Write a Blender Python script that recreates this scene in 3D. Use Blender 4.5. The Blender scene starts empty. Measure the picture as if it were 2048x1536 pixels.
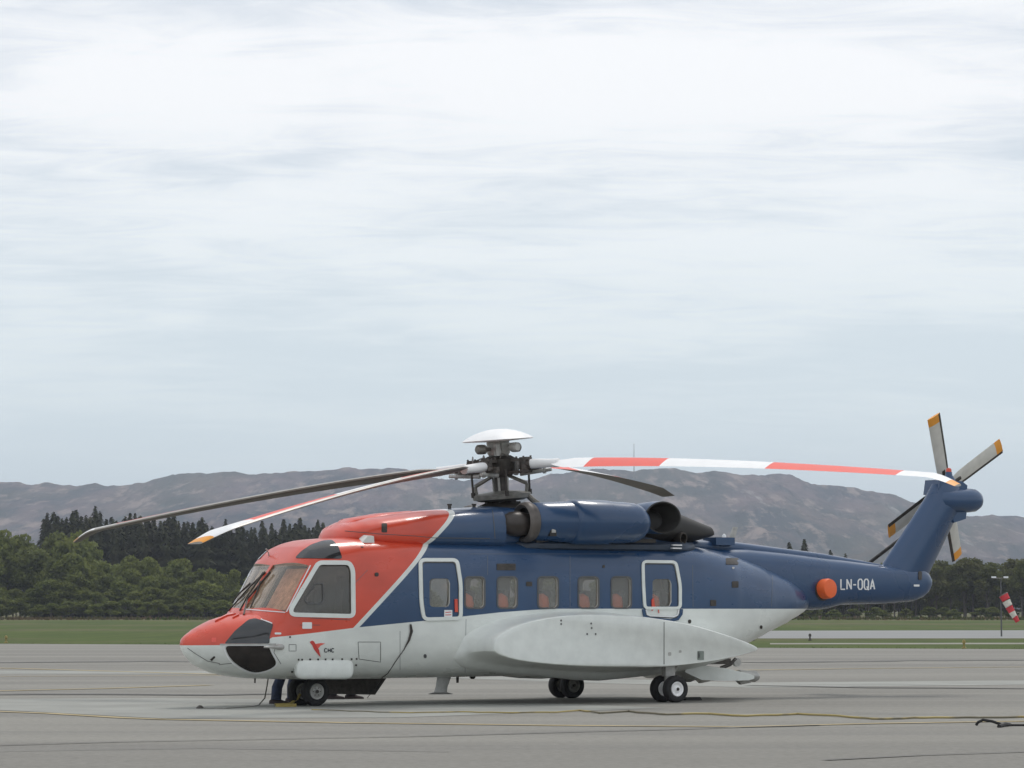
import bpy, bmesh, math, random
import numpy as np
from mathutils import Vector, Matrix, noise
from mathutils.bvhtree import BVHTree
from mathutils.geometry import delaunay_2d_cdt
sc = bpy.context.scene
C = sc.collection
R = math.radians
rnd = random.Random(7)

# ------------------------------------------------------------------ camera
CAM_H, PITCH, FPX = 1.608, 0.0714, 6303.7          # focal length in pixels of a 2048 px wide frame
cam = bpy.data.cameras.new('camera'); camo = bpy.data.objects.new('camera', cam); C.objects.link(camo)
cam.sensor_width = 36; cam.lens = FPX/2048*36; cam.clip_start = .5; cam.clip_end = 30000
camo.location = (0, 0, CAM_H); camo.rotation_euler = (math.pi/2+PITCH, 0, 0)
sc.camera = camo

# ------------------------------------------------------------------ sky
SUN_EL, SUN_AZ = 58, 20                              # behind the helicopter, a little to the right
w = bpy.data.worlds.new('World'); sc.world = w; w.use_nodes = True
nt = w.node_tree; N = nt.nodes; N.clear(); Lk = nt.links.new
def wn(t, **k):
    n = N.new(t)
    for a, b in k.items(): setattr(n, a, b)
    return n
out = wn('ShaderNodeOutputWorld'); bg = wn('ShaderNodeBackground'); bg.inputs['Strength'].default_value = .1
sky = wn('ShaderNodeTexSky', sky_type='NISHITA', sun_disc=False, sun_elevation=R(SUN_EL), sun_rotation=R(SUN_AZ))
sky.air_density = 1; sky.dust_density = 2
tc = wn('ShaderNodeTexCoord'); sp = wn('ShaderNodeSeparateXYZ'); Lk(tc.outputs['Generated'], sp.inputs[0])
def wm(op, a, b=None, c=None):
    n = wn('ShaderNodeMath', operation=op)
    for i, v in enumerate((a, b, c)):
        if v is None: continue
        if isinstance(v, (int, float)): n.inputs[i].default_value = v
        else: Lk(v, n.inputs[i])
    return n.outputs[0]
zz = wm('MAXIMUM', sp.outputs[2], 0.0)
den = wm('ADD', zz, .10)
cu = wm('DIVIDE', sp.outputs[0], den); cv = wm('DIVIDE', sp.outputs[1], den)
cmb = wn('ShaderNodeCombineXYZ'); Lk(cu, cmb.inputs[0]); Lk(cv, cmb.inputs[1])
def wnoise(scale, detail, rough, off, dist=0):
    mp = wn('ShaderNodeMapping'); mp.inputs['Scale'].default_value = scale; mp.inputs['Location'].default_value = off
    Lk(cmb.outputs[0], mp.inputs[0])
    n = wn('ShaderNodeTexNoise'); n.inputs['Scale'].default_value = 1; n.inputs['Detail'].default_value = detail
    n.inputs['Roughness'].default_value = rough; n.inputs['Distortion'].default_value = dist
    Lk(mp.outputs[0], n.inputs[0]); return n.outputs[0]
n1 = wnoise((1.15, 1.2, 1), 5, .5, (3.1, 1.7, 0), .3)
n2 = wnoise((4.2, 8.5, 1), 8, .64, (9.2, 4.4, 0), .9)
lx = wm('DIVIDE', wm('SUBTRACT', sp.outputs[0], .045), .13); lz = wm('DIVIDE', wm('SUBTRACT', sp.outputs[2], .158), .030)
lobe = wm('EXPONENT', wm('MULTIPLY', wm('ADD', wm('MULTIPLY', lx, lx), wm('MULTIPLY', lz, lz)), -1.))
den2 = wm('ADD', wm('ADD', n1, wm('MULTIPLY', n2, .40)), wm('MULTIPLY', lobe, .19))
cl = wn('ShaderNodeMapRange'); Lk(den2, cl.inputs[0]); cl.inputs[1].default_value = .58; cl.inputs[2].default_value = .86
cl.interpolation_type = 'SMOOTHSTEP'
rampel = wn('ShaderNodeMapRange'); Lk(zz, rampel.inputs[0]); rampel.inputs[1].default_value = .03; rampel.inputs[2].default_value = .16
mx = wn('ShaderNodeMix', data_type='RGBA'); Lk(cl.outputs[0], mx.inputs[0])
mx.inputs[6].default_value = (7.55, 8.2, 8.95, 1); mx.inputs[7].default_value = (11.0, 11.1, 11.2, 1)
# cloud layer thins towards the horizon
mh = wn('ShaderNodeMix', data_type='RGBA'); Lk(rampel.outputs[0], mh.inputs[0])
mh.inputs[6].default_value = (8.5, 9.9, 10.3, 1); Lk(mx.outputs[2], mh.inputs[7])
ms = wn('ShaderNodeMix', data_type='RGBA'); ms.inputs[0].default_value = .93
Lk(sky.outputs[0], ms.inputs[6]); Lk(mh.outputs[2], ms.inputs[7])
Lk(ms.outputs[2], bg.inputs['Color']); Lk(bg.outputs[0], out.inputs[0])

# ------------------------------------------------------------------ sun (veiled by cloud) and exposure
sun = bpy.data.lights.new('sun', 'SUN'); sun.energy = 1.3; sun.angle = R(14); sun.color = (1, .96, .9)
suno = bpy.data.objects.new('sun', sun); C.objects.link(suno)
sd = Vector((math.sin(R(SUN_AZ))*math.cos(R(SUN_EL)), math.cos(R(SUN_AZ))*math.cos(R(SUN_EL)), math.sin(R(SUN_EL))))
suno.rotation_euler = sd.to_track_quat('Z', 'Y').to_euler(); suno.location = (0, 60, 60)
vs = sc.view_settings; vs.view_transform = 'Standard'; vs.look = 'None'; vs.exposure = 0; vs.gamma = 1

# ------------------------------------------------------------------ materials
class NB:
    def __init__(s, name):
        s.m = bpy.data.materials.new(name); s.m.use_nodes = True; s.t = s.m.node_tree
        s.b = s.t.nodes['Principled BSDF']; s.o = s.t.nodes['Material Output']
    def n(s, t, **k):
        q = s.t.nodes.new(t)
        for a, b in k.items(): setattr(q, a, b)
        return q
    def l(s, a, b): s.t.links.new(a, b)
    def math(s, op, a, b=None, c=None, clamp=False):
        q = s.n('ShaderNodeMath', operation=op); q.use_clamp = clamp
        for i, v in enumerate((a, b, c)):
            if v is None: continue
            if isinstance(v, (int, float)): q.inputs[i].default_value = v
            else: s.l(v, q.inputs[i])
        return q.outputs[0]
    def mix(s, f, a, b, mode='MIX'):
        q = s.n('ShaderNodeMix', data_type='RGBA', blend_type=mode)
        for i, v in ((0, f), (6, a), (7, b)):
            if isinstance(v, (int, float)): q.inputs[i].default_value = v
            elif isinstance(v, tuple): q.inputs[i].default_value = v if len(v) == 4 else (*v, 1)
            else: s.l(v, q.inputs[i])
        return q.outputs[2]
    def obj(s): return s.n('ShaderNodeTexCoord').outputs['Object']
    def noise(s, vec, scale, detail=4, rough=.5, sc3=None, dist=0):
        if sc3:
            mp = s.n('ShaderNodeMapping'); mp.inputs['Scale'].default_value = sc3; s.l(vec, mp.inputs[0]); vec = mp.outputs[0]
        q = s.n('ShaderNodeTexNoise'); q.inputs['Scale'].default_value = scale; q.inputs['Detail'].default_value = detail
        q.inputs['Roughness'].default_value = rough; q.inputs['Distortion'].default_value = dist
        s.l(vec, q.inputs[0]); return q.outputs[0]
    def rng(s, v, a, b, c=0., d=1., smooth=False):
        q = s.n('ShaderNodeMapRange'); s.l(v, q.inputs[0])
        for i, x in enumerate((a, b, c, d)): q.inputs[i+1].default_value = x
        if smooth: q.interpolation_type = 'SMOOTHSTEP'
        return q.outputs[0]
    def bump(s, h, strength, dist=.02):
        q = s.n('ShaderNodeBump'); q.inputs['Strength'].default_value = strength; q.inputs['Distance'].default_value = dist
        s.l(h, q.inputs['Height']); s.l(q.outputs[0], s.b.inputs['Normal'])
def mat(name, col, rough=.5, metal=0, var=.12, scale=6, spec=.5, coat=0):
    q = NB(name); v = q.obj(); n = q.noise(v, scale, 3, .5)
    f = q.rng(n, .3, .7, 1-var, 1+var)
    cc = q.n('ShaderNodeVectorMath', operation='SCALE'); cc.inputs[0].default_value = col; q.l(f, cc.inputs['Scale'])
    q.l(cc.outputs[0], q.b.inputs['Base Color'])
    q.l(q.rng(n, .3, .7, max(0, rough-.06), min(1, rough+.06)), q.b.inputs['Roughness'])
    q.b.inputs['Metallic'].default_value = metal
    q.b.inputs['Specular IOR Level'].default_value = spec
    q.b.inputs['Coat Weight'].default_value = coat
    return q.m
WHITE = (.74, .76, .72); RED = (.66, .070, .032); BLUE = (.019, .058, .138)
m_white = mat('white_paint', WHITE, .35, var=.05, coat=.2)
m_deck = mat('sooty_shaded_blue', (.016, .030, .055), .4, var=.35, scale=3)  # blue darkened for soot and for the shade under the nacelles
m_red = mat('red_paint', RED, .32, var=.06, coat=.3)
m_blue = mat('blue_paint', BLUE, .3, var=.05, scale=1.2, coat=.3)
m_bwhite = mat('blade_white', (.85, .84, .83), .4, var=.03, spec=.3)
m_bred = mat('blade_red', (.80, .13, .10), .45, var=.05, spec=.3)
m_borange = mat('blade_orange', (.80, .33, .04), .45, var=.05)
m_bunder = mat('blade_underside', (.11, .10, .085), .6, var=.15)
m_bedge = mat('blade_leading_edge', (.42, .40, .37), .4, .3, var=.1)
m_tailgrey = mat('tail_blade_grey', (.62, .60, .55), .5, var=.08)
m_dark = mat('dark_metal', (.06, .052, .045), .5, .4, var=.4, scale=14)
m_grey = mat('grey_metal', (.20, .19, .17), .45, .4, var=.25, scale=12)
m_hub = mat('hub_metal', (.085, .072, .062), .5, .3, var=.5, scale=16)
m_lip = mat('intake_ring_grey', (.12, .105, .095), .45, .4, var=.2, scale=8)
m_lgrey = mat('light_grey_metal', (.42, .41, .385), .4, .3, var=.15, scale=12)
m_soot = mat('sooty_metal', (.028, .026, .024), .6, .1, var=.3, scale=4)
m_black = mat('black_rubber', (.018, .017, .017), .8, var=.3, scale=20)
m_line = mat('seal_grey', (.10, .10, .10), .6, var=.1)
m_faint = mat('faint_seam', (.16, .17, .19), .5, var=.1)
m_chin = mat('tinted_plexiglass', (.03, .031, .033), .08, var=.15, scale=3, spec=.7)
m_chin2 = mat('dark_brown_plexiglass', (.022, .017, .015), .12, var=.3, scale=5, spec=.4)
m_int = mat('cabin_lining', (.62, .60, .55), .7, var=.1)
m_seat = mat('seat_fabric', (.11, .10, .095), .9, var=.2)
m_orange = mat('orange_fabric', (.72, .16, .06), .7, var=.12)
m_cap = mat('orange_cover', (.85, .14, .03), .5, var=.06)
m_navy = mat('navy_cloth', (.020, .028, .058), .85, var=.3, scale=10)
m_navy2 = mat('black_cloth', (.014, .014, .017), .85, var=.3, scale=10)
m_skin = mat('skin', (.45, .27, .2), .55, var=.05)
m_hair = mat('hair', (.06, .04, .025), .7)
m_yel = mat('yellow_rubber', (.30, .23, .07), .6, var=.2)
m_bird = mat('red_marking', (.60, .06, .05), .4, var=.04)
m_ink = mat('black_marking', (.03, .035, .05), .5, var=.04)
m_wtext = mat('white_marking', (.8, .8, .8), .4, var=.03)
m_bark = mat('bark', (.10, .085, .07), .9, var=.3, scale=3)
def glass_mat(name, tint, amt):
    q = NB(name); nd = q.t.nodes; nd.remove(q.b)
    tr = q.n('ShaderNodeBsdfTransparent'); tr.inputs[0].default_value = (*tint, 1)
    gl = q.n('ShaderNodeBsdfGlossy'); gl.inputs['Roughness'].default_value = .04; gl.inputs['Color'].default_value = (.9, .9, .9, 1)
    lw = q.n('ShaderNodeLayerWeight'); lw.inputs[0].default_value = .5; f5 = q.math('ADD', q.math('MULTIPLY', q.math('POWER', lw.outputs['Facing'], 5.), .9), .04)
    df = q.n('ShaderNodeBsdfDiffuse'); df.inputs[0].default_value = (.42, .39, .35, 1)
    a = q.n('ShaderNodeMixShader'); a.inputs[0].default_value = amt; q.l(tr.outputs[0], a.inputs[1]); q.l(df.outputs[0], a.inputs[2])
    b = q.n('ShaderNodeMixShader'); q.l(q.math('MULTIPLY', f5, 1.1, clamp=True), b.inputs[0]); q.l(a.outputs[0], b.inputs[1]); q.l(gl.outputs[0], b.inputs[2])
    q.l(b.outputs[0], q.o.inputs[0]); return q.m
m_glass = glass_mat('cabin_glass', (.93, .92, .89), .16)
m_ckglass = glass_mat('cockpit_glass', (.78, .75, .71), .13)
m_wsglass = glass_mat('windscreen_glass', (.93, .87, .81), .10)

def livery():
    q = NB('fuselage_livery'); v = q.obj(); s = q.n('ShaderNodeSeparateXYZ'); q.l(v, s.inputs[0]); x, y, z = s.outputs
    fc = q.n('ShaderNodeFloatCurve'); cu_ = fc.mapping.curves[0]
    pts = [(-9, 1.02), (-7.50, 1.035), (-7.46, 1.15), (-5.96, 1.31), (-4.64, 1.42), (-3.9, 1.49), (-3.15, 1.56), (-2.5, 1.60), (-2.0, 1.62), (5, 1.62)]
    P = [((a+9)/14, b/2) for a, b in pts]
    cu_.points[0].location = P[0]; cu_.points[1].location = P[-1]
    for p in P[1:-1]: cu_.points.new(*p)
    for p in cu_.points: p.handle_type = 'VECTOR'
    fc.mapping.update()
    q.l(q.math('DIVIDE', q.math('ADD', x, 9.), 14.), fc.inputs['Value'])
    zb = q.math('MULTIPLY', fc.outputs[0], 2.)
    up = q.math('GREATER_THAN', z, zb)
    d = q.math('SUBTRACT', x, q.math('ADD', q.math('MULTIPLY', q.math('SUBTRACT', z, 1.31), 1.06), -5.96))
    blue = q.math('GREATER_THAN', d, 0.)
    stripe = q.math('LESS_THAN', q.math('ABSOLUTE', d), .052)
    c = q.mix(blue, RED, BLUE); c = q.mix(stripe, c, WHITE); c = q.mix(up, WHITE, c)
    n = q.noise(v, 1.6, 3, .5); n2 = q.noise(v, 3, 3, .5, sc3=(.6, 1, 1.3))
    g = q.math('MULTIPLY', q.rng(n, .3, .7, .93, 1.06), q.rng(n2, .3, .75, 1.05, .92))
    vm = q.n('ShaderNodeVectorMath', operation='SCALE'); q.l(c, vm.inputs[0]); q.l(g, vm.inputs['Scale'])
    q.l(vm.outputs[0], q.b.inputs['Base Color'])
    q.l(q.rng(n2, .3, .7, .26, .34), q.b.inputs['Roughness']); q.b.inputs['Coat Weight'].default_value = .35
    q.b.inputs['Coat Roughness'].default_value = .12
    return q.m
m_liv = livery()

# ------------------------------------------------------------------ object helpers
def tag(o, label=None, cat=None, group=None, kind=None):
    if label: o['label'] = label
    if cat: o['category'] = cat
    if group: o['group'] = group
    if kind: o['kind'] = kind
    return o
def empty(name, loc=(0, 0, 0), rz=0.):
    o = bpy.data.objects.new(name, None); C.objects.link(o); o.location = loc; o.rotation_euler = (0, 0, rz); o.empty_display_size = .3
    return o
def link(name, me, parent=None):
    o = bpy.data.objects.new(name, me); C.objects.link(o)
    if parent: o.parent = parent
    return o
class MB:
    def __init__(s): s.v = []; s.f = []; s.mi = []
    def add(s, vs, fs, mi=0):
        k = len(s.v); s.v += [tuple(p) for p in vs]; s.f += [tuple(i+k for i in f) for f in fs]; s.mi += [mi]*len(fs)
        return s
    def box(s, c, d, mi=0, rot=None):
        hx, hy, hz = d[0]/2, d[1]/2, d[2]/2
        vs_ = [Vector((a, b, e)) for a in (-hx, hx) for b in (-hy, hy) for e in (-hz, hz)]
        if rot: vs_ = [rot @ p for p in vs_]
        vs_ = [p+Vector(c) for p in vs_]
        return s.add(vs_, [(0, 1, 3, 2), (4, 6, 7, 5), (0, 4, 5, 1), (2, 3, 7, 6), (0, 2, 6, 4), (1, 5, 7, 3)], mi)
    def cyl(s, a, b, r1, r2=None, seg=16, mi=0, cap=True):
        a, b = Vector(a), Vector(b); r2 = r1 if r2 is None else r2
        d = (b-a).normalized(); u = d.orthogonal().normalized(); w_ = d.cross(u)
        vs_ = []
        for c, r in ((a, r1), (b, r2)):
            for i in range(seg):
                t = 2*math.pi*i/seg; vs_.append(c+u*(r*math.cos(t))+w_*(r*math.sin(t)))
        fs = [(i, (i+1) % seg, seg+(i+1) % seg, seg+i) for i in range(seg)]
        if cap: fs += [tuple(range(seg-1, -1, -1)), tuple(range(seg, 2*seg))]
        return s.add(vs_, fs, mi)
    def tube(s, pts, r, seg=8, mi=0):
        pts = [Vector(p) for p in pts]; rings = []
        rr = r if isinstance(r, (list, tuple)) else [r]*len(pts)
        d0 = (pts[1]-pts[0]).normalized(); u = d0.orthogonal().normalized()
        for i, p in enumerate(pts):
            d = (pts[min(i+1, len(pts)-1)]-pts[max(i-1, 0)]).normalized(); u = (u-d*u.dot(d)).normalized(); w_ = d.cross(u)
            rings.append([p+u*(rr[i]*math.cos(2*math.pi*k/seg))+w_*(rr[i]*math.sin(2*math.pi*k/seg)) for k in range(seg)])
        return s.loft(rings, True, mi)
    def loft(s, rings, cap=True, mi=0, closed=True):
        n = len(rings[0]); vs_ = [p for r in rings for p in r]; fs = []
        for i in range(len(rings)-1):
            for k in range(n if closed else n-1):
                k2 = (k+1) % n; fs.append((i*n+k, i*n+k2, (i+1)*n+k2, (i+1)*n+k))
        if cap: fs += [tuple(range(n-1, -1, -1)), tuple(range((len(rings)-1)*n, len(rings)*n))]
        return s.add(vs_, fs, mi)
    def lathe(s, c, axis, prof, seg=32, mi=0, cap=True):
        c = Vector(c); d = Vector(axis).normalized(); u = d.orthogonal().normalized(); w_ = d.cross(u)
        return s.loft([[c+d*h+u*(r*math.cos(2*math.pi*k/seg))+w_*(r*math.sin(2*math.pi*k/seg)) for k in range(seg)] for h, r in prof], cap, mi)
    def mesh(s, name, mats, smooth=True, angle=40):
        me = bpy.data.meshes.new(name); me.from_pydata(s.v, [], s.f)
        for m in (mats if isinstance(mats, (list, tuple)) else [mats]): me.materials.append(m)
        me.polygons.foreach_set('material_index', s.mi)
        bm = bmesh.new(); bm.from_mesh(me); bmesh.ops.recalc_face_normals(bm, faces=bm.faces); bm.to_mesh(me); bm.free()
        if smooth:
            me.polygons.foreach_set('use_smooth', [True]*len(me.polygons))
            try: me.set_sharp_from_angle(angle=R(angle))
            except Exception: pass
        me.update(); return me
    def build(s, name, mats, parent=None, smooth=True, angle=40):
        return link(name, s.mesh(name, mats, smooth, angle), parent)

# pixel of the photograph -> ground point / direction (used to read off positions)
cp, sp_ = math.cos(PITCH), math.sin(PITCH)
def rayw(px, py):
    u = (px-1024)/FPX; v = (768-py)/FPX
    return Vector((u, cp-v*sp_, sp_+v*cp))
def ground(px, py, z=0.):
    d = rayw(px, py); t = (z-CAM_H)/d.z; return Vector((d.x*t, d.y*t, z))
def atY(px, py, Y):
    d = rayw(px, py); t = Y/d.y; return Vector((d.x*t, Y, CAM_H+d.z*t))

# ================================================================== SETTING
def sheet(name, pts, z, m, kind='structure'):
    me = bpy.data.meshes.new(name); me.from_pydata([(p[0], p[1], z) for p in pts], [], [tuple(range(len(pts)))]); me.materials.append(m)
    o = link(name, me); o['kind'] = kind; return o
def grass_mat():
    q = NB('grass'); v = q.n('ShaderNodeNewGeometry').outputs['Position']
    a = q.noise(v, .12, 6, .65, sc3=(1, .12, 1)); b = q.noise(v, .7, 5, .7, sc3=(1, .08, 1)); c = q.noise(v, .02, 4, .6, sc3=(1, .8, 1))
    col = q.mix(q.rng(a, .35, .65), (.058, .088, .020), (.094, .118, .030))
    col = q.mix(q.rng(c, .5, .62), col, (.125, .112, .06))
    col = q.mix(q.rng(b, .4, .7, 0, .6), col, (.05, .066, .022))
    s_ = q.n('ShaderNodeSeparateXYZ'); q.l(v, s_.inputs[0]); far_ = q.rng(s_.outputs[1], 400, 520); hn = q.noise(v, .12, 4, .6, sc3=(.5, .3, 1))
    col = q.mix(q.math('MULTIPLY', far_, q.rng(hn, .45, .62)), col, (.17, .115, .075))
    q.l(col, q.b.inputs['Base Color']); q.b.inputs['Roughness'].default_value = .95; q.b.inputs['Specular IOR Level'].default_value = .1
    return q.m
m_grass = grass_mat()
def apron_mat():
    q = NB('apron_asphalt'); v = q.n('ShaderNodeNewGeometry').outputs['Position']
    s = q.n('ShaderNodeSeparateXYZ'); q.l(v, s.inputs[0])
    fine = q.noise(v, 9, 3, .7); mid = q.noise(v, .9, 5, .6, sc3=(.35, 1, 1)); big = q.noise(v, .16, 4, .5, sc3=(.12, 1, 1), dist=.4)
    wear = q.noise(v, .35, 5, .6, sc3=(.08, 1.2, 1), dist=.5)
    col = q.mix(q.rng(big, .38, .62, smooth=True), (.215, .205, .184), (.268, .256, .228))
    col = q.mix(q.rng(wear, .50, .60, 0, .45, True), col, (.185, .178, .166))
    col = q.mix(q.rng(mid, .35, .7, 0, .45), col, (.250, .240, .216))
    g = q.rng(fine, .3, .7, .86, 1.14)
    vm = q.n('ShaderNodeVectorMath', operation='SCALE'); q.l(col, vm.inputs[0]); q.l(g, vm.inputs['Scale'])
    q.l(vm.outputs[0], q.b.inputs['Base Color']); q.b.inputs['Roughness'].default_value = .92; q.b.inputs['Specular IOR Level'].default_value = .12
    q.bump(fine, .3, .01); return q.m
m_apron = apron_mat()
m_patch = mat('pale_concrete', (.30, .30, .275), .9, var=.14, scale=.6, spec=.15)
m_tar = mat('dark_tar', (.165, .160, .150), .85, var=.2, scale=.8, spec=.15)
m_yline = mat('worn_yellow_paint', (.40, .325, .19), .8, var=.2, scale=1.5, spec=.15)
m_runway = mat('runway_asphalt', (.27, .27, .265), .9, var=.08, scale=.05, spec=.15)
m_runlow = mat('gravel_strip', (.27, .26, .22), .95, var=.25, scale=.3, spec=.1)

sheet('ground', [(-9000, -300), (9000, -300), (9000, 9000), (-9000, 9000)], 0, m_grass)
# apron, its far edge oblique to the view
e1, e2 = ground(0, 1287.5), ground(2048, 1298.5)
dv = (e2-e1).normalized()
ex = [e1-dv*300, e2+dv*300]
sheet('apron', [(-330, -60), (330, -60), (ex[1].x, ex[1].y), (ex[0].x, ex[0].y)], .004, m_apron)
def gpoly(name, px, z, m): return sheet(name, [ground(a, b) for a, b in px], z, m)
# far runway strip at the right, ending behind the helicopter
ra, rb, rc, rd = ground(1180, 1262), ground(2300, 1257), ground(2300, 1276.5), ground(1180, 1277)
tail_ = Vector((90, 3, 0))
sheet('runway', [ra, rb+tail_, rc+tail_, rd], .004, m_runway)
g1, g2, g3, g4 = ground(1540, 1286.2), ground(2300, 1285.2), ground(2300, 1288.4), ground(1540, 1288.8)
sheet('gravel_path', [g1, g2, g3, g4], .004, m_runlow)
# pale concrete and tar bands on the apron
def band(name, top, bot, z, m):
    a = [ground(x, y) for x, y in top]; b = [ground(x, y) for x, y in bot][::-1]
    return sheet(name, a+b, z, m)
band('concrete_patch', [(-200, 1399), (300, 1397), (700, 1400), (1100, 1408), (1330, 1416)], [(-200, 1424), (0, 1421), (330, 1438), (800, 1436), (1330, 1416.5)], .008, m_patch)
band('concrete_band', [(-200, 1341), (400, 1342), (900, 1350), (1500, 1366), (2300, 1359)], [(-200, 1348), (400, 1349), (900, 1357), (1500, 1376), (2300, 1367)], .008, m_patch)
def strip(name, pts, wd, z, m, wob=0.):
    """thin flat line on the ground through pixel points, wd metres wide"""
    P = [ground(*p) for p in pts]; Q = []
    for i in range(len(P)-1):
        n_ = max(2, int((P[i+1]-P[i]).length/1.2))
        for k in range(n_): Q.append(P[i].lerp(P[i+1], k/n_))
    Q.append(P[-1]); a, b = [], []
    for i, p in enumerate(Q):
        d = (Q[min(i+1, len(Q)-1)]-Q[max(i-1, 0)]).normalized(); nn = Vector((-d.y, d.x, 0))
        o_ = nn*(noise.noise(p*.6)*wob); h = wd/2*(1+noise.noise(p*1.7+Vector((5, 5, 0)))*(.5 if wob else .25))
        a.append(p+o_+nn*h); b.append(p+o_-nn*h)
    me = bpy.data.meshes.new(name); n_ = len(a)
    me.from_pydata([(p.x, p.y, z) for p in a+b], [], [(i, n_+i, n_+i+1, i+1) for i in range(n_-1)]); me.materials.append(m)
    o = link(name, me); o['kind'] = 'structure'; return o
strip('painted_line', [(-60, 1422), (100, 1428), (250, 1437), (330, 1440), (700, 1447), (1100, 1452), (1480, 1455), (1760, 1448), (2300, 1440)], .26, .012, m_yline)
strip('painted_line', [(-60, 1335), (150, 1341), (450, 1350), (1000, 1349)], .35, .012, m_yline)
strip('painted_line', [(-60, 1354), (350, 1352), (800, 1352)], .22, .012, m_yline)
strip('painted_line', [(1350, 1343), (1700, 1338), (2300, 1332)], .35, .012, m_yline)
strip('painted_line', [(-60, 1384), (200, 1378), (420, 1371)], .3, .012, m_yline)
strip('tar_seam', [(-60, 1494), (250, 1485), (700, 1477), (1000, 1470), (1500, 1456), (1640, 1452)], .10, .016, m_tar, .1)
strip('tar_seam', [(1650, 1522), (1850, 1512), (2110, 1503)], .09, .016, m_tar, .1)
strip('tar_seam', [(-60, 1505), (400, 1498), (900, 1505)], .05, .016, m_tar, .1)
strip('tar_seam', [(1500, 1372), (1750, 1376), (2300, 1380)], .45, .016, m_tar, .3)
strip('tar_seam', [(-60, 1390), (200, 1389), (420, 1391), (560, 1388)], .8, .014, m_tar, .5)
strip('tar_seam', [(-60, 1326), (300, 1323), (700, 1327)], 1.6, .014, m_tar, .8)
strip('tar_seam', [(1520, 1326), (1800, 1322), (2300, 1320)], 1.4, .014, m_tar, .8)

# hills
def hill_mat():
    q = NB('hill_rock_and_heather'); v = q.n('ShaderNodeNewGeometry').outputs['Position']
    a = q.noise(v, .013, 8, .66, sc3=(1, .14, 1.2)); b = q.noise(v, .034, 7, .7, sc3=(1, .10, 1.2)); c = q.noise(v, .004, 4, .5, sc3=(1, .3, 1)); d = q.noise(v, .02, 6, .7, sc3=(1.3, .08, .6))
    col = q.mix(q.rng(a, .42, .58), (.050, .062, .076), (.148, .118, .124))
    col = q.mix(q.rng(c, .42, .6, 0, .5), col, (.085, .095, .07))
    col = q.mix(q.rng(b, .52, .62, 0, .85), col, (.28, .225, .20))
    col = q.mix(q.rng(d, .63, .70, 0, .8), col, (.33, .31, .29))
    e_ = q.noise(v, .05, 8, .72, sc3=(1, .10, 1.2)); col = q.mix(q.rng(e_, .52, .64, 0, .6), col, (.046, .054, .058))
    q.l(col, q.b.inputs['Base Color']); q.b.inputs['Roughness'].default_value = 1; q.b.inputs['Specular IOR Level'].default_value = 0
    q.bump(b, .8, 8); return q.m
prof = [(-3000, 1010), (-1500, 940), (-600, 985), (-200, 958), (0, 963), (80, 967), (150, 972), (190, 968), (240, 975), (290, 965), (345, 950), (400, 945), (430, 948), (480, 946), (520, 945), (600, 948), (640, 940), (690, 935), (720, 934),
        (780, 938), (830, 946), (880, 957), (930, 965), (965, 957), (1010, 962), (1050, 957), (1100, 950), (1150, 944), (1250, 940), (1330, 939), (1400, 942), (1470, 950), (1520, 948), (1560, 949), (1600, 962), (1650, 972), (1710, 974), (1760, 985),
        (1820, 1003), (1860, 1014), (1900, 1026), (1945, 1034), (1985, 1029), (2048, 1036), (2200, 1050), (2600, 1000), (3400, 1040), (5000, 1080)]
px_ = [p[0] for p in prof]; py_ = [p[1] for p in prof]
def hills():
    YR = 4500.; Y0 = 2300.
    xs = np.concatenate([np.linspace(-2600, -950, 40, endpoint=False), np.linspace(-950, 950, 430), np.linspace(960, 2600, 40)])
    ys = np.concatenate([np.linspace(Y0, YR, 95), np.linspace(YR+40, 5600, 14)])
    v = []; nx, ny = len(xs), len(ys)
    for Y in ys:
        t = min(1, (Y-Y0)/(YR-Y0))
        for X in xs:
            pxx = 1024 + X/Y*FPX
            top = CAM_H + (1219-np.interp(pxx, px_, py_))/FPX*min(Y, YR)
            h = top*(t**.85)*(.92+.08*t)
            bell = (min(1, t*3))*max(0, 1-t**2.5)**1.3
            n_ = noise.fractal(Vector((X*.0055, Y*.0014, 3.3)), .9, 2.1, 6)
            r_ = noise.ridged_multi_fractal(Vector((X*.0075, Y*.0016, 1.1)), .9, 2.0, 5, 1.0, 2.0)
            h += bell*(n_*26 + (r_-1.2)*19)
            h += noise.fractal(Vector((X*.021, Y*.004, 9)), .75, 2.1, 6)*4.8
            if Y > YR: h -= (Y-YR)*.16
            v.append((X, Y, max(h, -2)))
    f = [(j*nx+i, j*nx+i+1, (j+1)*nx+i+1, (j+1)*nx+i) for j in range(ny-1) for i in range(nx-1)]
    me = bpy.data.meshes.new('hills'); me.from_pydata(v, [], f); me.materials.append(hill_mat())
    me.polygons.foreach_set('use_smooth', [True]*len(f)); o = link('hills', me); o['kind'] = 'structure'
hills()
mm = MB(); p = atY(1268, 922, 4380); mm.cyl((p.x, p.y, p.z-45), (p.x, p.y, p.z+24), .9, .35, 6); 
o = mm.build('radio_mast', m_grey); tag(o, 'tiny thin radio mast on the distant hill ridge behind the striped rotor blade', 'mast')

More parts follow.
